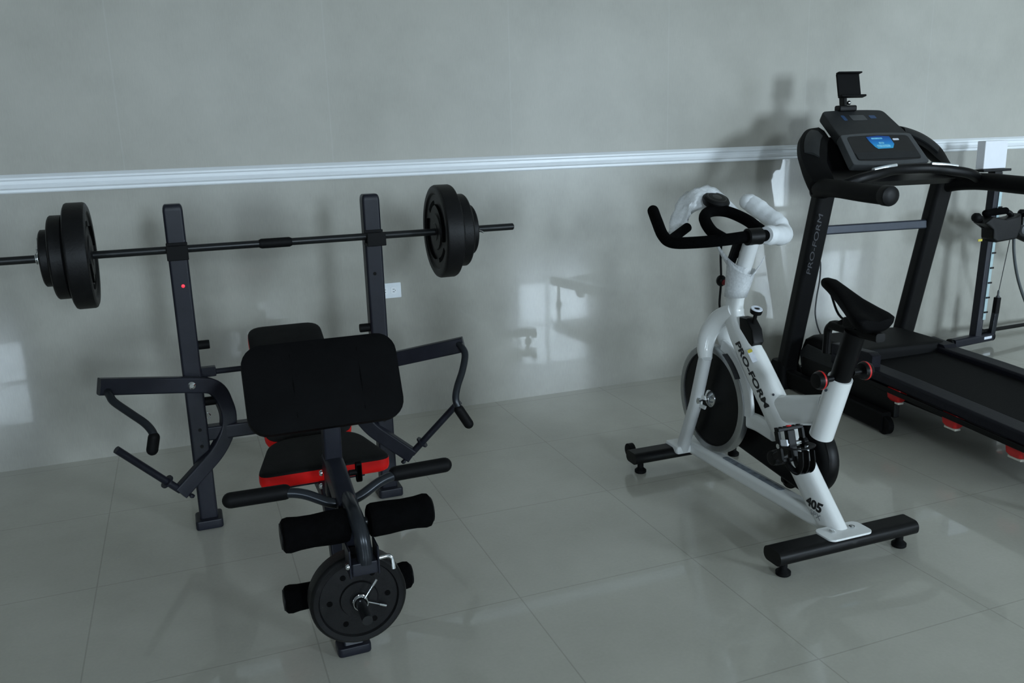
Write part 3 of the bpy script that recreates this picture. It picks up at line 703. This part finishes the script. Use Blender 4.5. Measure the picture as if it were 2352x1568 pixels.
        g.sweep(smooth_path([F(-.036, .055, .012), F(-.034, .076, .034), F(0, .084, .038), F(.034, .076, .034), F(.036, .055, .012)], 5), rrect(.016, .005, .002), up=None)
        g.sweep(smooth_path([F(-.042, .0, .010), F(-.040, .01, .046), F(0, .015, .068), F(.040, .01, .046), F(.042, 0, .010)], 5), rrect(.022, .004, .0015), up=R @ V((0, 1, 0)))
        P('toe_cage', g, 'blk', pd)
        F = F0; g = G(); g.box(F(.046*s, -.01, -.03), (.006, .02, .03), .002, rot=R); g.box(F(-.046, .02, .0), (.004, .016, .012), .001, rot=R); P('strap_buckle', g, 'label_w', pd)
        g = G(); g.lathe(F(0, -.054, 0), R @ V((0, -1, 0)), [(.009, 0), (.008, .004)], 12); P('reflector', g, 'redp', pd)
        return pd
    pedal(near, -1, math.radians(-108)); pedal(far, 1, math.radians(-50))
    # base: stabilisers and centre rail
    def stab(yc, xa, xb, plate_x, plate_w):
        g = G(); pts = [V((xa, yc, .068)), V((xb, yc, .068))]
        g.sweep(pts, rrect(.082, .044, .020, 6), up=(0, 0, 1)) if False else g.sweep(pts, [(x, y) for x, y in rrect(.082, .046, .020, 6)], up=(0, 0, 1)); s = P('stabiliser', g, 'blk')
        for x in (xa+.04, xb-.04):
            g = G(); g.lathe((x, yc-.004, 0), (0, 0, 1), [(.020, 0), (.023, .003), (.023, .012), (.016, .018), (.012, .022), (.012, .05)], 20); P('levelling_foot', g, 'rubber', s)
        return s
    rs = stab(-2.014, KX-.272, KX+.258, 0, 0)
    fs_ = stab(-1.125, KX-.262, KX+.255, 0, 0)
    g = G(); g.prism(rrect(.165, .086, .022, 5), (KX-.005, -2.012, .0925), (1, 0, 0), (0, 1, 0), -.003, .004, .0015); bp = P('base_plate', g, 'white')
    g = G()
    for x in (-.038, .038): g.lathe((KX-.005+x, -2.005, .0965), (0, 0, 1), [(.010, 0), (.010, .004), (.006, .007), (.003, .007)], 6)
    P('plate_bolts', g, 'chrome', bp)
    for x in (KX-.225, KX+.225):
        g = G(); g.lathe((x-.014, -1.052, .068), (1, 0, 0), [(.022, 0), (.028, .003), (.028, .025), (.022, .028)], 20); g.box((x, -1.085, .066), (.012, .07, .03), .003); P('transport_wheel', g, 'rubber', fs_)
    g = G(); g.sweep(smooth_path([(KX-.058, -1.165, .095), (KX-.058, -1.14, .100), (KX-.058, -1.105, .098)], 4), rrect(.07, .10, .02, 4), up=(1, 0, 0)) if False else g.box((KX-.056, -1.138, .086), (.066, .10, .034), .010); g.box((KX+.056, -1.138, .086), (.066, .10, .034), .010); g.box((KX, -1.15, .084), (.18, .07, .030), .010); P('front_mount', g, 'white')
    g = G(); g.sweep([(KX, -1.13, .088), (KX, -1.945, .088)], rrect(.060, .056, .018, 5), up=(0, 0, 1)); rl = P('base_rail', g, 'white')
    g = G(); g.prism(rrect(.34, .026, .010), (KX-.005, -1.55, .1163), (0, -1, 0), (1, 0, 0), -.0004, .0005, 0); P('base_sticker', g, 'sticker', rl)
    # lettering on the down tube
    d = V((0, -.545, -.55)).normalized(); nrm = V((-1, -.0, 0)); side = V((0, .71, -.71))
    org = V((KX-.0352, -1.528, .524))
    ey = V((0, -d.z*-1, 0))
    ex = V((0, d.y, d.z)); ey = V((0, -d.z, d.y))
    # keep right reading when seen from -x
    if ex.cross(ey).x > 0: ey = -ey
    text('lettering', 'PRO-FORM', .036, V((KX-.034, -1.563, .492)), ex, ey, M['text_k'], fr, sx=1.50, shear=.18, weight=.0012, onto=fr)
    text('lettering', '405', .040, V((KX-.0372, -1.905, .142)), (0, -1, -.10), (0, -.1, 1), M['text_k'], fr, sx=1.15, weight=.0016, onto=fr)
    text('lettering', 'SPX', .026, V((KX-.0375, -1.914, .112)), (0, -1, -.10), (0, -.1, 1), M['text_g'], fr, sx=1.15, onto=fr)
    g = G()
    nl = V((-.62, -.55, .55)).normalized(); el = V((0, -.70, -.715)); cl = V((KX, -1.530, .524))+V((-.032, -.030, .031)); fl = nl.cross(el)
    g.prism(rrect(.05, .018, .003), cl, el, fl, -.001, .0015, 0); P('spec_label', g, 'label_w', fr)
    g = G(); g.prism(rrect(.012, .016, .003), cl-el*.018, el, fl, .001, .0022, 0); P('warning_label', g, 'yellow', fr)
    g = G()
    for y, z in ((-1.668, .44), (-1.715, .39)): g.lathe((KX-.02, y, z), (-.6, -.6, .5), [(.004, 0), (.004, .012)], 10)
    for y, z in ((-1.938, .535),): g.lathe((KX-.038, y, z), (-.8, -.5, 0), [(.004, 0), (.004, .008)], 10)
    P('frame_screws', g, 'bluegrey', fr)
    return t
bike()

# loose packing left on the bike
def sheet(name, rows, m, label, cat, loc, th=.002, ang=70, amp=.004):
    g = G(); n = len(rows[0]); A = []
    rnd = random.Random(3)
    rows = [[V(p) for p in r] for r in rows]
    R = [smooth_path(r, 4) for r in rows]; cols = list(zip(*R)); cols = [smooth_path(list(c), 4) for c in cols]
    R = list(zip(*cols))
    for r in R:
        for p in r: pass
    top = [[p+V((rnd.uniform(-amp, amp), rnd.uniform(-amp, amp), rnd.uniform(-amp, amp))) for p in r] for r in R]
    ids = [g.ring(r) for r in top]
    for a, b in zip(ids, ids[1:]):
        for i in range(len(a)-1): g.face([a[i], a[i+1], b[i+1], b[i]])
    o = solo(g, name, m, label, cat, loc, ang=ang)
    s = o.modifiers.new('thickness', 'SOLIDIFY'); s.thickness = th; s.offset = 0
    return o
# white foam wound round the right half of the handlebar
g = G(); pw = smooth_path([(KX+.055, -1.492, .957), (KX+.11, -1.465, .950), (KX+.20, -1.40, .938), (KX+.242, -1.345, .938), (KX+.250, -1.31, .965), (KX+.232, -1.245, 1.005), (KX+.212, -1.185, 1.040)], 7)
g.sweep(pw, circ(.034, 20), scale=[(1+.03*math.sin(i*1.9)+.05*math.sin(i*.7))*(.85 if i in (0, 1) else 1) for i in range(len(pw))])
g.ball((KX+.209, -1.180, 1.043), .036, 14, (1, 1, .9))
solo(g, 'foam_wrap', M['wrap'], 'white packing foam wound round the right half of the bike handlebar', 'packing foam', (KX+.2, -1.3, .98), ang=60)
# loose sheet hanging behind the console
sheet('packing_sheet', [
    [(KX-.155, -1.20, .945), (KX-.125, -1.19, 1.03), (KX-.085, -1.19, 1.085), (KX-.030, -1.19, 1.105)],
    [(KX-.125, -1.23, .955), (KX-.100, -1.225, 1.045), (KX-.062, -1.225, 1.10), (KX-.005, -1.225, 1.118)],
    [(KX-.105, -1.25, .985), (KX-.085, -1.255, 1.050), (KX-.045, -1.25, 1.092), (KX+.030, -1.25, 1.095)],
    [(KX-.100, -1.24, 1.00), (KX-.080, -1.25, 1.03), (KX+.02, -1.26, 1.065), (KX+.085, -1.28, 1.035)],
    [(KX-.09, -1.22, 1.01), (KX-.05, -1.24, 1.035), (KX+.05, -1.27, 1.045), (KX+.10, -1.36, .985)]],
    M['bag'], 'crumpled thin white packing sheet hanging behind the bike console', 'packing sheet', (KX-.05, -1.24, 1.03), .0015)
# torn plastic sleeve round the neck
g = G(); rings = []; n = 30
for k, (z, rr) in enumerate(((.735, .0375), (.765, .0415), (.795, .0445), (.82, .0470), (.835, .0485), (.842, .0495))):
    c = V((KX, -1.409-(z-.735)*.27, z)); ring = []
    for i in range(n):
        a = 2*PI*i/n; ring.append(c+V((math.cos(a)*rr, math.sin(a)*rr, (k/5)**2*(.018*math.cos(a-2.6)+.010*math.cos(2*a+.5)))))
    rings.append(ring)
g.loft(rings, False, False)
def flap(pts, w):
    P = smooth_path(pts, 6); up = V((.3, -.6, .7)); m = len(P)
    A = g.ring([p+up*w*(1-.75*i/m) for i, p in enumerate(P)]); B = g.ring([p-up*w*(1-.75*i/m) for i, p in enumerate(P)])
    for i in range(m-1): g.face([A[i], A[i+1], B[i+1], B[i]])
flap([(KX-.020, -1.482, .836), (KX-.040, -1.460, .846), (KX-.044, -1.421, .864), (KX-.048, -1.388, .890), (KX-.055, -1.372, .914)], .017)
flap([(KX+.010, -1.490, .826), (KX+.040, -1.470, .838), (KX+.048, -1.480, .856), (KX+.052, -1.496, .884)], .015)
o = solo(g, 'plastic_sleeve', M['bag'], 'torn clear plastic sleeve flaring round the bike neck', 'plastic sleeve', (KX, -1.43, .8), ang=70)
s_ = o.modifiers.new('thickness', 'SOLIDIFY'); s_.thickness = .0022; s_.offset = 1

# ------------------------------------------------------------------ treadmill
def treadmill():
    t = thing('treadmill', 'large black treadmill with blue sticker on its console', 'treadmill', (3.198, -.433, 0), math.radians(-6), world=False)
    P = lambda name, g, m, par=t, ang=38: g.build(name, M[m], par, ang)
    for s in (-1, 1):
        g = G(); g.sweep([(s*.335, .0, .06), (s*.329, -.245, 1.04)], rrect(.066, .100, .022, 5), up=(1, 0, 0)) if False else g.sweep([(s*.335, .0, .06), (s*.329, -.245, 1.04)], rrect(.075, .098, .024, 5), up=(1, 0, 0)); ps = P('upright_post', g, 'tred')
        g = G(); g.loft([[(s*.335+x, .01+y, z) for x, y in rrect(w, d, .03, 4)] for z, w, d in ((0, .15, .17), (.03, .15, .165), (.09, .135, .14), (.135, .112, .100))]); P('post_boot', g, 'blk_m', ps)
        if s < 0:
            d = V((.006, -.245, .98)).normalized()
            text('lettering', 'PRO-FORM', .036, V((s*.334-.028, -.195-.0405, .762)), d, (-1, 0, 0), M['text_d'], ps, sx=1.75, shear=.2)
    g = G(); g.sweep([(-.285, -.200, .827), (.285, -.200, .827)], rrect(.026, .044, .008), up=(0, 0, 1)); P('crossbar', g, 'bluegrey')
    # handrails
    for s in (-1, 1):
        pth = smooth_path([(s*.330, -.215, 1.015), (s*.365, -.29, 1.035), (s*.395, -.45, 1.040), (s*.402, -.62, 1.034), (s*.402, -.79, 1.030)], 6)
        g = G(); n = len(pth); g.sweep(pth, circ(.042, 24, .040), scale=[1.25-.25*min(1, i/(n*.4)) for i in range(n)]); hr = P('handrail', g, 'blk_m')
        g = G(); g.lathe((s*.402, -.79, 1.030), (0, -1, -.02), [(.0425, -.03), (.0430, 0), (.040, .008), (.028, .014), (.01, .016)], 24); P('handrail_cap', g, 'tred', hr)
    # wrap-round shroud: two curved wings
    for s in (-1, 1):
        O = smooth_path([(s*.20, .02, 1.31), (s*.28, .0, 1.300), (s*.35, -.06, 1.262), (s*.395, -.13, 1.200), (s*.405, -.195, 1.125), (s*.400, -.262, 1.062)], 5)
        I = smooth_path([(s*.19, -.06, 1.255), (s*.235, -.11, 1.235), (s*.275, -.17, 1.195), (s*.305, -.215, 1.150), (s*.320, -.275, 1.105), (s*.332, -.315, 1.072)], 5)
        g = G(); rings = []
        for a, b in zip(O, I):
            nn = V((s*.75, .1, -.75)) if True else None
            k = .052; mid = (a+b)/2+V((0, 0, .010))
            rings.append([a, mid, b, b+V((s*.02, .03, -.03)), (a+b)/2+V((s*.03, .05, -.065)), a+V((s*-.004, .03, -.022))])
        g.loft(rings); P('console_wing', g, 'blk_m', t, 50)
        g = G(); rings = []
        for a, b in list(zip(O, I))[4:16]:
            a2 = a*.86+b*.14; b2 = a*.30+b*.70; up = V((0, -.004, .011))
            rings.append([a2+up*.45, (a2+b2)/2+up*1.55, b2+up*1.0, b2+up*.1, (a2+b2)/2+up*.3, a2-up*.2])
        g.loft(rings); P('wing_panel', g, 'grey_pl', t, 50)
    # tray below the console and grip bar
    g = G(); g.loft([[(x, y, z) for x, y, z in ring] for ring in ([(-.33, -.33, 1.055), (.33, -.33, 1.055), (.33, -.30, 1.03), (-.33, -.30, 1.03)], [(-.31, -.08, 1.10), (.31, -.08, 1.10), (.31, -.06, 1.06), (-.31, -.06, 1.06)], [(-.25, .03, 1.26), (.25, .03, 1.26), (.25, .05, 1.24), (-.25, .05, 1.24)])]); P('accessory_tray', g, 'screen', t)
    pth = smooth_path([(-.388, -.42, 1.045), (-.30, -.450, 1.080), (-.19, -.446, 1.100), (-.10, -.425, 1.112), (0, -.415, 1.114), (.10, -.425, 1.112), (.19, -.446, 1.100), (.30, -.450, 1.080), (.388, -.42, 1.045)], 6)
    g = G(); g.sweep(pth, rrect(.040, .046, .018, 4), up=(0, 0, 1)); gb = P('pulse_grip', g, 'blk')
    for s in (-1, 1):
        g = G(); pc = smooth_path([(s*.225, -.446, 1.118), (s*.15, -.440, 1.128), (s*.095, -.430, 1.133)], 5); g.sweep(pc, rrect(.020, .016, .006), up=(0, 0, 1)); P('pulse_contact', g, 'contact', gb)
    # lower console panel
    def frame(a, b):  # a bottom centre, b top centre
        a, b = V(a), V(b); ey = (b-a).normalized(); ex = V((1, 0, 0)); ez = ex.cross(ey); return a, ex, ey, ez, (b-a).length
    a, ex, ey, ez, L = frame((0, -.285, 1.138), (0, -.150, 1.272))
    def trap(w0, w1, h0, h1, r=.014, bow=.010):
        pts = [V((-w0, h0)), V((-w0*.5, h0-bow*.75)), V((0, h0-bow)), V((w0*.5, h0-bow*.75)), V((w0, h0)), V((w1, h1)), V((w1*.5, h1+bow*.75)), V((0, h1+bow)), V((-w1*.5, h1+bow*.75)), V((-w1, h1))]
        out = []
        n = len(pts)
        for i, p in enumerate(pts):
            if i in (0, 4, 5, 9):
                q0 = p+(pts[i-1]-p).normalized()*r; q1 = p+(pts[(i+1) % n]-p).normalized()*r
                for j in range(5):
                    k = j/4; out.append(tuple(q0*(1-k)**2+p*2*k*(1-k)+q1*k*k))
            else: out.append(tuple(p))
        return out
    g = G(); g.prism(trap(.212, .198, 0, L), a, ex, ey, -.045, 0, .006); lp = P('console_deck', g, 'grey_lt')
    g = G(); g.prism(trap(.178, .170, .020, L-.016, .02, .006), a, ex, ey, -.0005, .0015, 0); P('control_face', g, 'screen', lp)
    g = G(); g.prism(trap(.172, .174, .026, .068, .008, .001), a, ex, ey, .0015, .004, .001); P('key_row', g, 'grey_pl', lp)
    st = [(-.066, L-.022), (-.060, L-.052), (-.046, L-.088), (-.034, L-.100), (.050, L-.098), (.068, L-.072), (.064, L-.022), (.0, L-.015)]
    g = G(); g.prism(st, a, ex, ey, .0015, .0028, 0); bl = P('blue_sticker', g, 'blue', lp); bl['label'] = 'bright blue promotional sticker'
    g = G(); g.prism(rrect(.062, .010, .004), a+ey*(L-.034)+ex*-.012, ex, ey, .0028, .0034, 0); g.prism(rrect(.074, .016, .006), a+ey*(L-.084)+ex*.004, ex, ey, .0028, .0034, 0); g.prism(rrect(.03, .012, .005), a+ey*(L-.064), ex, ey, .0028, .0034, 0); P('sticker_print', g, 'cyan', bl)
    g = G(); g.prism(rrect(.034, .012, .004), a+ey*(L-.042)+ex*.092, ex, ey, .0015, .0024, 0); P('white_label', g, 'label_w', lp)
    # upper console panel
    a, ex, ey, ez, L = frame((0, -.150, 1.262), (0, .040, 1.388))
    g = G(); g.prism(trap(.196, .178, -.01, L, .03, .008), a, ex, ey, -.050, 0, .008); upn = P('console_display', g, 'grey_pl')
    g = G(); g.prism(rrect(.085, .045, .006), a+ey*(L*.70)+ex*-.005, ex, ey, .0, .0012, 0); P('readout', g, 'grey_lt', upn)
    g = G(); g.prism(rrect(.020, .045, .006), a+ey*(L*.70)+ex*-.085, ex, ey, 0, .0012, 0); g.prism(rrect(.036, .026, .006), a+ey*(L*.72)+ex*.080, ex, ey, 0, .0012, 0); P('side_keys', g, 'dimblue', upn)
    # tablet holder
    g = G(); g.box((-.035, .045, 1.398), (.10, .05, .03), .008); g.sweep([(-.045, .05, 1.40), (-.046, .06, 1.47)], rrect(.042, .02, .006), up=(1, 0, 0)); hs = P('holder_stem', g, 'blk')
    g = G(); g.ball((-.012, .055, 1.425), .012, 12); P('stem_joint', g, 'chrome', hs)
    hr_ = Matrix.Rotation(math.radians(-14), 3, 'X')
    g = G(); c = V((-.022, .052, 1.510)); g.box(c, (.128, .012, .112), .003, rot=hr_)
    g.box(c+hr_ @ V((.004, -.016, -.060)), (.142, .034, .010), .003, rot=hr_); g.box(c+hr_ @ V((.002, -.012, .058)), (.136, .026, .008), .003, rot=hr_); P('tablet_holder', g, 'blk_m')
    # motor hood
    g = G()
    def hood(z, x0, x1, yb, yf, rr): return [(x, y, z) for x, y in [(p[0]+(x0+x1)/2, p[1]+(yb+yf)/2) for p in rrect(x1-x0, yf-yb, rr, 4)]]
    g.loft([hood(.13, -.300, .265, -.47, -.06, .04), hood(.20, -.303, .268, -.475, -.055, .04), hood(.262, -.295, .260, -.475, -.075, .04), hood(.284, -.280, .250, -.465, -.10, .05), hood(.290, -.25, .22, -.44, -.14, .04)]); hd = P('motor_hood', g, 'blk_m')
    g = G(); g.prism([(-.10, .125), (-.36, .130), (-.42, .165), (-.42, .238), (-.14, .250), (-.08, .20)], (-.312, 0, 0), (0, 1, 0), (0, 0, 1), -.0, .012, .004); P('hood_side_panel', g, 'grey_pl', hd)
    # deck, rails and belt
    g = G(); g.box((-.022, -1.02, .165), (.50, 1.62, .05), .006); P('deck_frame', g, 'blk')
    for s, xa, xb, dz in ((-1, -.322, -.225, 0), (1, .180, .270, .014)):
        xc = (xa+xb)/2; w = xb-xa
        g = G(); g.sweep([(xc, -.36, .232+dz), (xc, -.80, .226+dz), (xc, -1.86, .192+dz)], rrect(w, .050, .012), up=(0, 0, 1)); rl = P('side_rail', g, 'rail')
        if s < 0:
            g = G(); g.prism([(-.34, .22), (-.60, .22), (-.635, .235), (-.64, .305), (-.61, .318), (-.34, .300)], (-.312, 0, 0), (0, 1, 0), (0, 0, 1), 0, .05, .006)
        else:
            g = G(); g.prism([(-.36, .25), (-.50, .25), (-.52, .262), (-.50, .282), (-.36, .288)], (xa+.01, 0, 0), (0, 1, 0), (0, 0, 1), 0, w*.8, .006)
        P('rail_cover', g, 'rail', rl)
        xe = xa-.003 if s < 0 else xb+.003
        g = G(); g.sweep([(xe, -.45, .198+dz), (xe, -1.86, .164+dz)], rrect(.010, .022, .003), up=(0, 0, 1)); P('rail_trim', g, 'blk', rl)
    g = G(); g.loft([[(x, y, z) for x, z in ((-.228, za), (.184, zb), (.184, zb-.03), (-.228, za-.03))] for y, za, zb in ((-.42, .232, .248), (-1.87, .192, .208))]); P('running_belt', g, 'belt')
    for s in (-1, 1):
        x = -.300 if s < 0 else .25
        for y, zt in ((-.80, .199), (-1.13, .189), (-1.45, .179)):
            g = G(); g.loft([[(x+px, y+py, zt+dz) for px, py in rrect(w, d, .012, 4)] for dz, w, d in ((-.054, .03, .055), (-.042, .045, .075), (-.006, .050, .085), (.002, .046, .08))]); cu = P('cushion', g, 'redp')
            g = G(); g.box((x, y, zt-.058), (.028, .06, .010), .002); P('cushion_base', g, 'ivory', cu)
    # base frame on the floor
    for s in (-1, 1):
        g = G(); g.sweep([(s*.345, .07, .055), (s*.345, -.80, .055)], rrect(.05, .085, .010), up=(0, 0, 1)); bf = P('base_frame', g, 'blk_m')
        g = G(); g.lathe((s*.345-.016, -.80, .04), (1, 0, 0), [(.034, 0), (.040, .004), (.040, .028), (.034, .032)], 24); P('transport_wheel', g, 'rubber', bf)
        g = G(); g.box((s*.300 if s < 0 else .24, -.46, .125), (.03, .70, .11), .006); P('lift_arm', g, 'blk', bf)
    g = G(); g.sweep([(-.33, .03, .06), (.33, .03, .06)], rrect(.05, .05, .008), up=(0, 0, 1)); P('base_crossbar', g, 'blk_m')
    g = G(); g.box((-.372, -.42, .085), (.002, .055, .022), 0); P('spec_label', g, 'yellow')
    for s in (-1, 1):
        g = G(); g.lathe((s*.30, -1.78, 0), (0, 0, 1), [(.022, 0), (.024, .004), (.024, .02), (.012, .03), (.012, .15)], 18); P('rear_foot', g, 'rubber')
    return t
treadmill()
# its power cord, from the wall down behind the hood
pc = smooth_path([(3.350, -.022, .585), (3.352, -.05, .565), (3.350, -.055, .47), (3.330, -.06, .36), (3.305, -.09, .26), (3.300, -.16, .16), (3.305, -.30, .10)], 6)
g = G(); g.tube(pc, .0042, 8); o = solo(g, 'power_cord', M['cord'], 'thin dark power cord hanging on the wall behind the left treadmill post', 'power cord', tuple(pc[0]))
g = G(); g.box((3.350, -.020, .588), (.028, .026, .030), .005); g.build('plug', M['cord'], o)

# ------------------------------------------------------------------ cable gym at the right edge
def tower():
    o = (4.36, -.25, 0)
    t = thing('cable_gym', 'black cable gym tower with white board on top at the right edge', 'cable gym', o)
    P = lambda name, g, m, par=t, ang=38: g.build(name, M[m], par, ang)
    g = G(); g.sweep([(4.36, -.25, .03), (4.40, -.25, 1.03)], rrect(.05, .05, .006), up=(0, 1, 0)); po = P('mast', g, 'frame')
    g = G(); g.sweep([(4.378+.008, -.277, .17), (4.408+.010, -.277, .93)], rrect(.022, .006, .002), up=(0, 1, 0)); P('rack_strip', g, 'cyl', po)
    g = G()
    for k in range(8): g.box((4.392+.0042*k, -.281, .215+.088*k), (.03, .006, .010), .002)
    P('rack_teeth', g, 'blk', po)
    g = G(); g.sweep([(4.15, -.275, .05), (4.50, -.235, .05)], rrect(.055, .05, .012), up=(0, 0, 1)); ft = P('floor_foot', g, 'frame')
    g = G(); g.lathe((4.142, -.276, .05), (-1, .1, 0), [(.03, 0), (.03, .012), (.024, .016)], 20); g.lathe((4.50, -.235, .05), (1, -.1, 0), [(.03, 0), (.03, .014), (.024, .018)], 20); P('end_cap', g, 'rubber', ft)
    g = G(); g.prism(rrect(.07, .016, .002), (4.445, -.268, .052), (.99, .11, 0), (0, 0, 1), 0, .002, 0); P('foot_label', g, 'label_w', ft)
    g = G(); g.tube([(4.39, -.235, .085), (5.5, -.12, .06)], .012, 12); g.lathe((4.385, -.236, .086), (1, .1, 0), [(.024, 0), (.020, .04), (.013, .06)], 16); P('stretcher_bar', g, 'blk')
    # board on top with its bracket
    g = G(); g.box((4.362, -.255, 1.043), (.215, .07, .014), .003); g.box((4.385, -.255, 1.018), (.06, .05, .05), .006); br = P('board_bracket', g, 'blk')
    g = G(); g.box((4.356, -.245, 1.130), (.172, .055, .155), .004); P('white_board', g, 'paper')
    # pulley carriage with grips
    g = G(); g.prism([(-.16, .02), (-.10, .055), (.0, .035), (.09, .045), (.12, .06), (.13, -.02), (.10, -.085), (-.05, -.095), (-.085, -.07), (-.09, -.02)], (4.385, -.30, .735), (1, 0, 0), (0, 0, 1), -.03, .06, .012); ca = P('carriage', g, 'blk')
    g = G(); g.ball((4.222, -.30, .785), .028, 14); g.tube([(4.222, -.30, .785), (4.285, -.30, .735)], .018, 12); P('carriage_roller', g, 'rubber', ca)
    g = G(); g.tube([(4.285, -.305, .806), (4.435, -.305, .812)], .020, 16, dome=True); P('pull_grip', g, 'foam', ca)
    g = G(); g.tube(smooth_path([(4.43, -.305, .812), (4.48, -.305, .79), (4.50, -.31, .74), (4.54, -.31, .76), (4.565, -.31, .79)], 5), .015, 12); g.ball((4.565, -.31, .79), .026, 12); P('grip_bracket', g, 'blk', ca)
    g = G(); g.tube([(4.50, -.31, .755), (4.62, -.34, .70), (4.80, -.38, .60)], .022, 14); g.tube([(4.50, -.31, .69), (4.70, -.36, .60), (4.86, -.40, .53)], .028, 14); P('swing_arm', g, 'blk', ca)
    g = G(); g.tube([(4.57, -.32, .775), (4.66, -.33, .765), (4.78, -.34, .72)], .030, 16, dome=True); P('side_grip', g, 'foam', ca)
    g = G(); g.lathe((4.535, -.345, .70), (0, -1, 0), [(.03, 0), (.032, .004), (.026, .02), (.01, .024)], 20); P('pulley_cover', g, 'grey_lt', ca)
    g = G(); g.box((4.54, -.35, .745), (.022, .014, .055), .004); P('latch', g, 'contact', ca)
    g = G(); g.box((4.255, -.31, .655), (.032, .004, .014), .001); P('yellow_tag', g, 'yellow', ca)
    g = G(); g.tube(smooth_path([(4.505, -.32, .66), (4.525, -.32, .55), (4.57, -.32, .42), (4.64, -.32, .29), (4.72, -.32, .18), (4.83, -.33, .09), (4.98, -.34, .035), (5.2, -.30, .02)], 6), .0085, 10); P('rubber_hose', g, 'hose')
    g = G(); g.tube([(4.505, -.30, .665), (4.503, -.262, .33)], .0022, 8); cab = P('cable', g, 'cord')
    g = G(); g.lathe((4.503, -.260, .335), (0, .0, -1), [(.004, 0), (.006, .01), (.006, .03), (.012, .04), (.012, .044)], 12); P('swivel', g, 'grey_lt', cab)
    g = G(); g.sweep([(4.503, -.258, .29), (4.501, -.255, .195)], rrect(.036, .03, .008), up=(0, 1, 0)); P('cable_stop', g, 'rubber', cab)
    g = G(); g.sweep([(4.501, -.255, .198), (4.499, -.245, .06)], rrect(.036, .028, .006), up=(0, 1, 0)); P('low_pulley_post', g, 'frame2')
    return t
tower()

# ------------------------------------------------------------------ light: daylight through the windows
def area(name, x, z, w, h, power, col):
    l = bpy.data.lights.new(name, 'AREA'); l.shape = 'RECTANGLE'; l.size = w; l.size_y = h; l.energy = power; l.color = col
    o = bpy.data.objects.new(name, l); C.objects.link(o); o.location = (x, YF-.20, z); o.rotation_euler = (math.radians(90), 0, 0)
    return o
SKY = (.715, .875, 1.0)
LP = 60.0
for (a, b, z0, z1, _, _), k in zip(OP, (.45, 1.9, 1.30, .26, 1.10)):   # strength per opening, tuned to balance wall, floor and shadow tones
    area('daylight', (a+b)/2, (z0+z1)/2, b-a, z1-z0, LP*k*(b-a)*(z1-z0)*math.pi, SKY)
w = bpy.data.worlds.new('sky'); bpy.context.scene.world = w; w.use_nodes = True
bg = w.node_tree.nodes['Background']; bg.inputs['Color'].default_value = (.62, .78, 1.0, 1); bg.inputs['Strength'].default_value = 2.0

sc = bpy.context.scene
sc.view_settings.view_transform = 'Standard'; sc.view_settings.look = 'None'; sc.view_settings.gamma = 1; sc.view_settings.exposure = 0.0
sc.cycles.use_denoising = True
sc.cycles.max_bounces = 8; sc.cycles.diffuse_bounces = 4; sc.cycles.glossy_bounces = 4; sc.cycles.transparent_max_bounces = 8
for o in bpy.data.objects:
    if '_o' in o: del o['_o']
